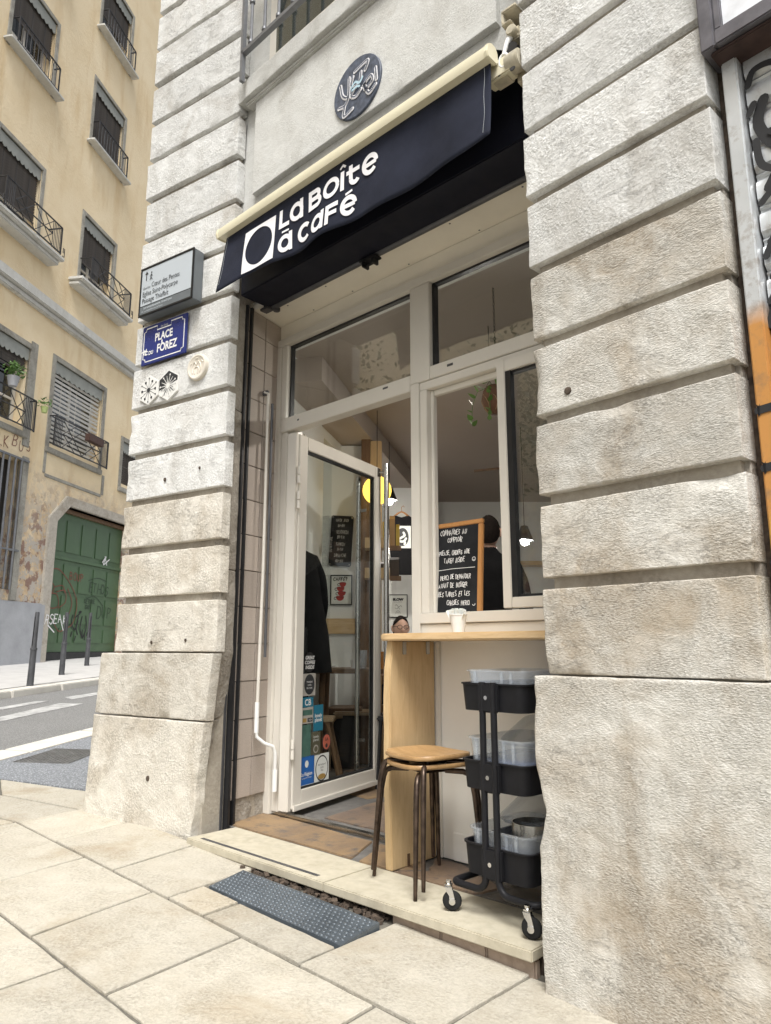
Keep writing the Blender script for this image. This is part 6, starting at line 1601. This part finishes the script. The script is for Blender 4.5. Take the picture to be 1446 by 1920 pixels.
def hand(par, M, mat=SKIN):
    """relaxed hand along -y, palm down"""
    V = [(0, .03, 0), (0, -.02, 0), (.0, -.055, 0)]; E = [(0, 1), (1, 2)]; rd = [(.022, .016), (.034, .014), (.036, .013)]
    for i, (x, L) in enumerate(((-.028, .062), (-.010, .074), (.009, .070), (.027, .056))):
        k0 = len(V); V += [(x, -.062, 0), (x * 1.1, -.062 - L * .5, .006), (x * 1.1, -.062 - L * .85, -.004), (x * 1.1, -.062 - L, -.014)]
        E += [(2, k0), (k0, k0 + 1), (k0 + 1, k0 + 2), (k0 + 2, k0 + 3)]; rd += [.009, .0085, .0078, .0065]
    k0 = len(V); V += [(-.036, -.015, -.004), (-.058, -.045, -.006), (-.060, -.068, -.010)]; E += [(1, k0), (k0, k0 + 1), (k0 + 1, k0 + 2)]; rd += [.012, .0095, .008]
    return skin_mesh('hand', V, E, rd, mat, par, M, 1)
# 1: standing in black, back turned, behind the serving window (frame: faces +y, away)
def standing(M, lab, hairm=True, scale=1.0, arm_fwd=.25):
    p_ = tag(empty('person', M @ Matrix.Scale(scale, 4)), lab, 'person')
    V = [(0, 0, .96), (0, .01, 1.12), (0, .015, 1.30), (0, 0, 1.44), (0, -.005, 1.53), (0, -.01, 1.60)]; E = [(0, 1), (1, 2), (2, 3), (3, 4), (4, 5)]
    rd = [(.155, .115), (.145, .105), (.170, .115), (.120, .085), (.055, .055), (.055, .055)]
    for sx in (-1, 1):
        k0 = len(V); V += [(sx * .165, 0, 1.42), (sx * .215, .02, 1.30), (sx * .24, .0, 1.12), (sx * .235, -arm_fwd * .5, .98), (sx * .20, -arm_fwd, .94)]
        E += [(3, k0), (k0, k0 + 1), (k0 + 1, k0 + 2), (k0 + 2, k0 + 3), (k0 + 3, k0 + 4)]; rd += [(.075, .07), .058, .050, .043, .036]
        k0 = len(V); V += [(sx * .09, 0, .86), (sx * .10, -.01, .50), (sx * .10, .01, .12), (sx * .10, -.01, .05), (sx * .105, -.13, .035)]
        E += [(0, k0), (k0, k0 + 1), (k0 + 1, k0 + 2), (k0 + 2, k0 + 3), (k0 + 3, k0 + 4)]; rd += [.095, .066, .05, .045, .035]
    skin_mesh('body', V, E, rd, BLACKCL, p_)
    MB().tube([(0, -.008, 1.46), (0, -.012, 1.58)], [.056, .052], 14).build('neck', SKIN, p_, smooth=60)
    head(p_, T(0, -.02, 1.675))
    for sx in (-1, 1): hand(p_, T(sx * .19, -arm_fwd - .05, .935, 0, 10))
    return p_
standing(MI @ T(.715, 4.85, .0, 165), 'person in black long sleeves seen from behind inside the serving window', scale=1.0)
co_ = standing(MI @ T(-.685, 4.92, .0, 195), 'person in a black coat standing behind the open glass door', scale=1.04, arm_fwd=.22)
MB().lathe([(.30, .70), (.275, .95), (.235, 1.15), (.225, 1.30), (.20, 1.42), (.10, 1.50), (.07, 1.52)], 24, Matrix.Diagonal((1.05, .72, 1, 1))).build('coat', BLACKCL, co_, smooth=60)
# 2: seated guest with glasses
sp_ = tag(empty('person', MI @ T(.135, 6.65, 0, 12) @ Matrix.Scale(.94, 4)), 'seated person with dark hair, glasses and white T-shirt behind the counter', 'person')
V = [(0, 0, .50), (0, .01, .66), (0, 0, .82), (0, -.01, .905), (0, -.02, .96)]; E = [(0, 1), (1, 2), (2, 3), (3, 4)]; rd = [(.15, .12), (.145, .11), (.16, .11), (.10, .075), (.05, .05)]
for sx in (-1, 1):
    k0 = len(V); V += [(sx * .155, 0, .875), (sx * .205, -.02, .78), (sx * .225, -.08, .72)]; E += [(3, k0), (k0, k0 + 1), (k0 + 1, k0 + 2)]; rd += [.07, .058, .055]
skin_mesh('shirt', V, E, rd, WHITECL, sp_)
V = [(0, -.01, .90), (0, -.02, 1.0)]; E = [(0, 1)]; rd = [.048, .046]
skin_mesh('neck', V, E, rd, SKIN, sp_)
head(sp_, T(0, -.03, 1.135), glasses=True)
for sx in (-1, 1):
    skin_mesh('arm', [(sx * .215, -.05, .735), (sx * .20, -.20, .715), (sx * .14, -.34, .735)], [(0, 1), (1, 2)], [.042, .036, .026], SKIN, sp_); hand(sp_, T(sx * .13, -.38, .738, sx * 12))
V = [(0, 0, .48)]; E = []; rd = [(.15, .12)]
for sx in (-1, 1):
    k0 = len(V); V += [(sx * .09, -.05, .48), (sx * .11, -.42, .47), (sx * .11, -.43, .25), (sx * .11, -.40, .06), (sx * .11, -.52, .04)]; E += [(0, k0), (k0, k0 + 1), (k0 + 1, k0 + 2), (k0 + 2, k0 + 3), (k0 + 3, k0 + 4)]; rd += [.09, .07, .055, .045, .035]
skin_mesh('trousers', V, E, rd, NAVYCL, sp_)
cs_ = tag(empty('cafe_chair', MI @ T(.105, 6.72, 0, 12)), 'dark wooden chair under the seated guest', 'chair')
B('seat', DARKW, cs_, -.2, .2, -.22, .18, .36, .39, .008); B('backrest', DARKW, cs_, -.2, .2, .17, .19, .55, .80, .008)
for sx in (-.17, .17):
    for y in (-.18, .16): MB().tube([(sx, y, 0), (sx, y, .36 if y < 0 else .8)], .015, 8).build('leg', DARKW, cs_, smooth=40)

# ------------------------------------------------------------------ plane trees of the square, mirrored in the fanlights
def tree(x, y, h, seed, lab):
    rg = random.Random(seed)
    t_ = tag(empty('plane_tree', T(x, y, gz(x))), lab, 'tree', 'trees on the square')
    m = MB(); m.tube([(0, 0, -.2), (.05, 0, 1.5), (-.05, .08, h * .45), (.1, 0, h * .8)], [.22, .17, .13, .05], 10)
    tips = []
    for i in range(11):
        a = rg.uniform(0, 6.28); z0 = h * rg.uniform(.35, .6); L = h * rg.uniform(.22, .36)
        e = (L * math.cos(a), L * math.sin(a), z0 + L * rg.uniform(.5, 1.1)); tips.append(e)
        m.tube([(0, 0, z0), (e[0] * .5, e[1] * .5, z0 + (e[2] - z0) * .6), e], [.07, .045, .02], 6); 
    m.build('trunk', BARK, t_, smooth=50)
    m = MB()
    for i in range(9000):
        c = rg.choice(tips); d = rg.gauss(0, .62)
        p = (c[0] + rg.gauss(0, .75), c[1] + rg.gauss(0, .75), c[2] + rg.gauss(.1, .6)); s = rg.uniform(.04, .075)
        m.add([(-s, 0, 0), (0, -s * .6, 0), (s, 0, s * .2), (0, s * .6, 0)], [(0, 1, 2, 3)], T(*p, rg.uniform(0, 360), rg.uniform(-70, 70), rg.uniform(-50, 50)))
    m.build('crown', LEAF, t_, fix=False)
tree(-9.2, -5.2, 8.2, 3, 'leafy plane tree on the square, close to the kerb')
tree(-13.5, -4.0, 8.0, 5, 'leafy plane tree on the square, across the side street')
tree(-5.0, -8.0, 8.5, 7, 'leafy plane tree on the square, opposite the cafe window')
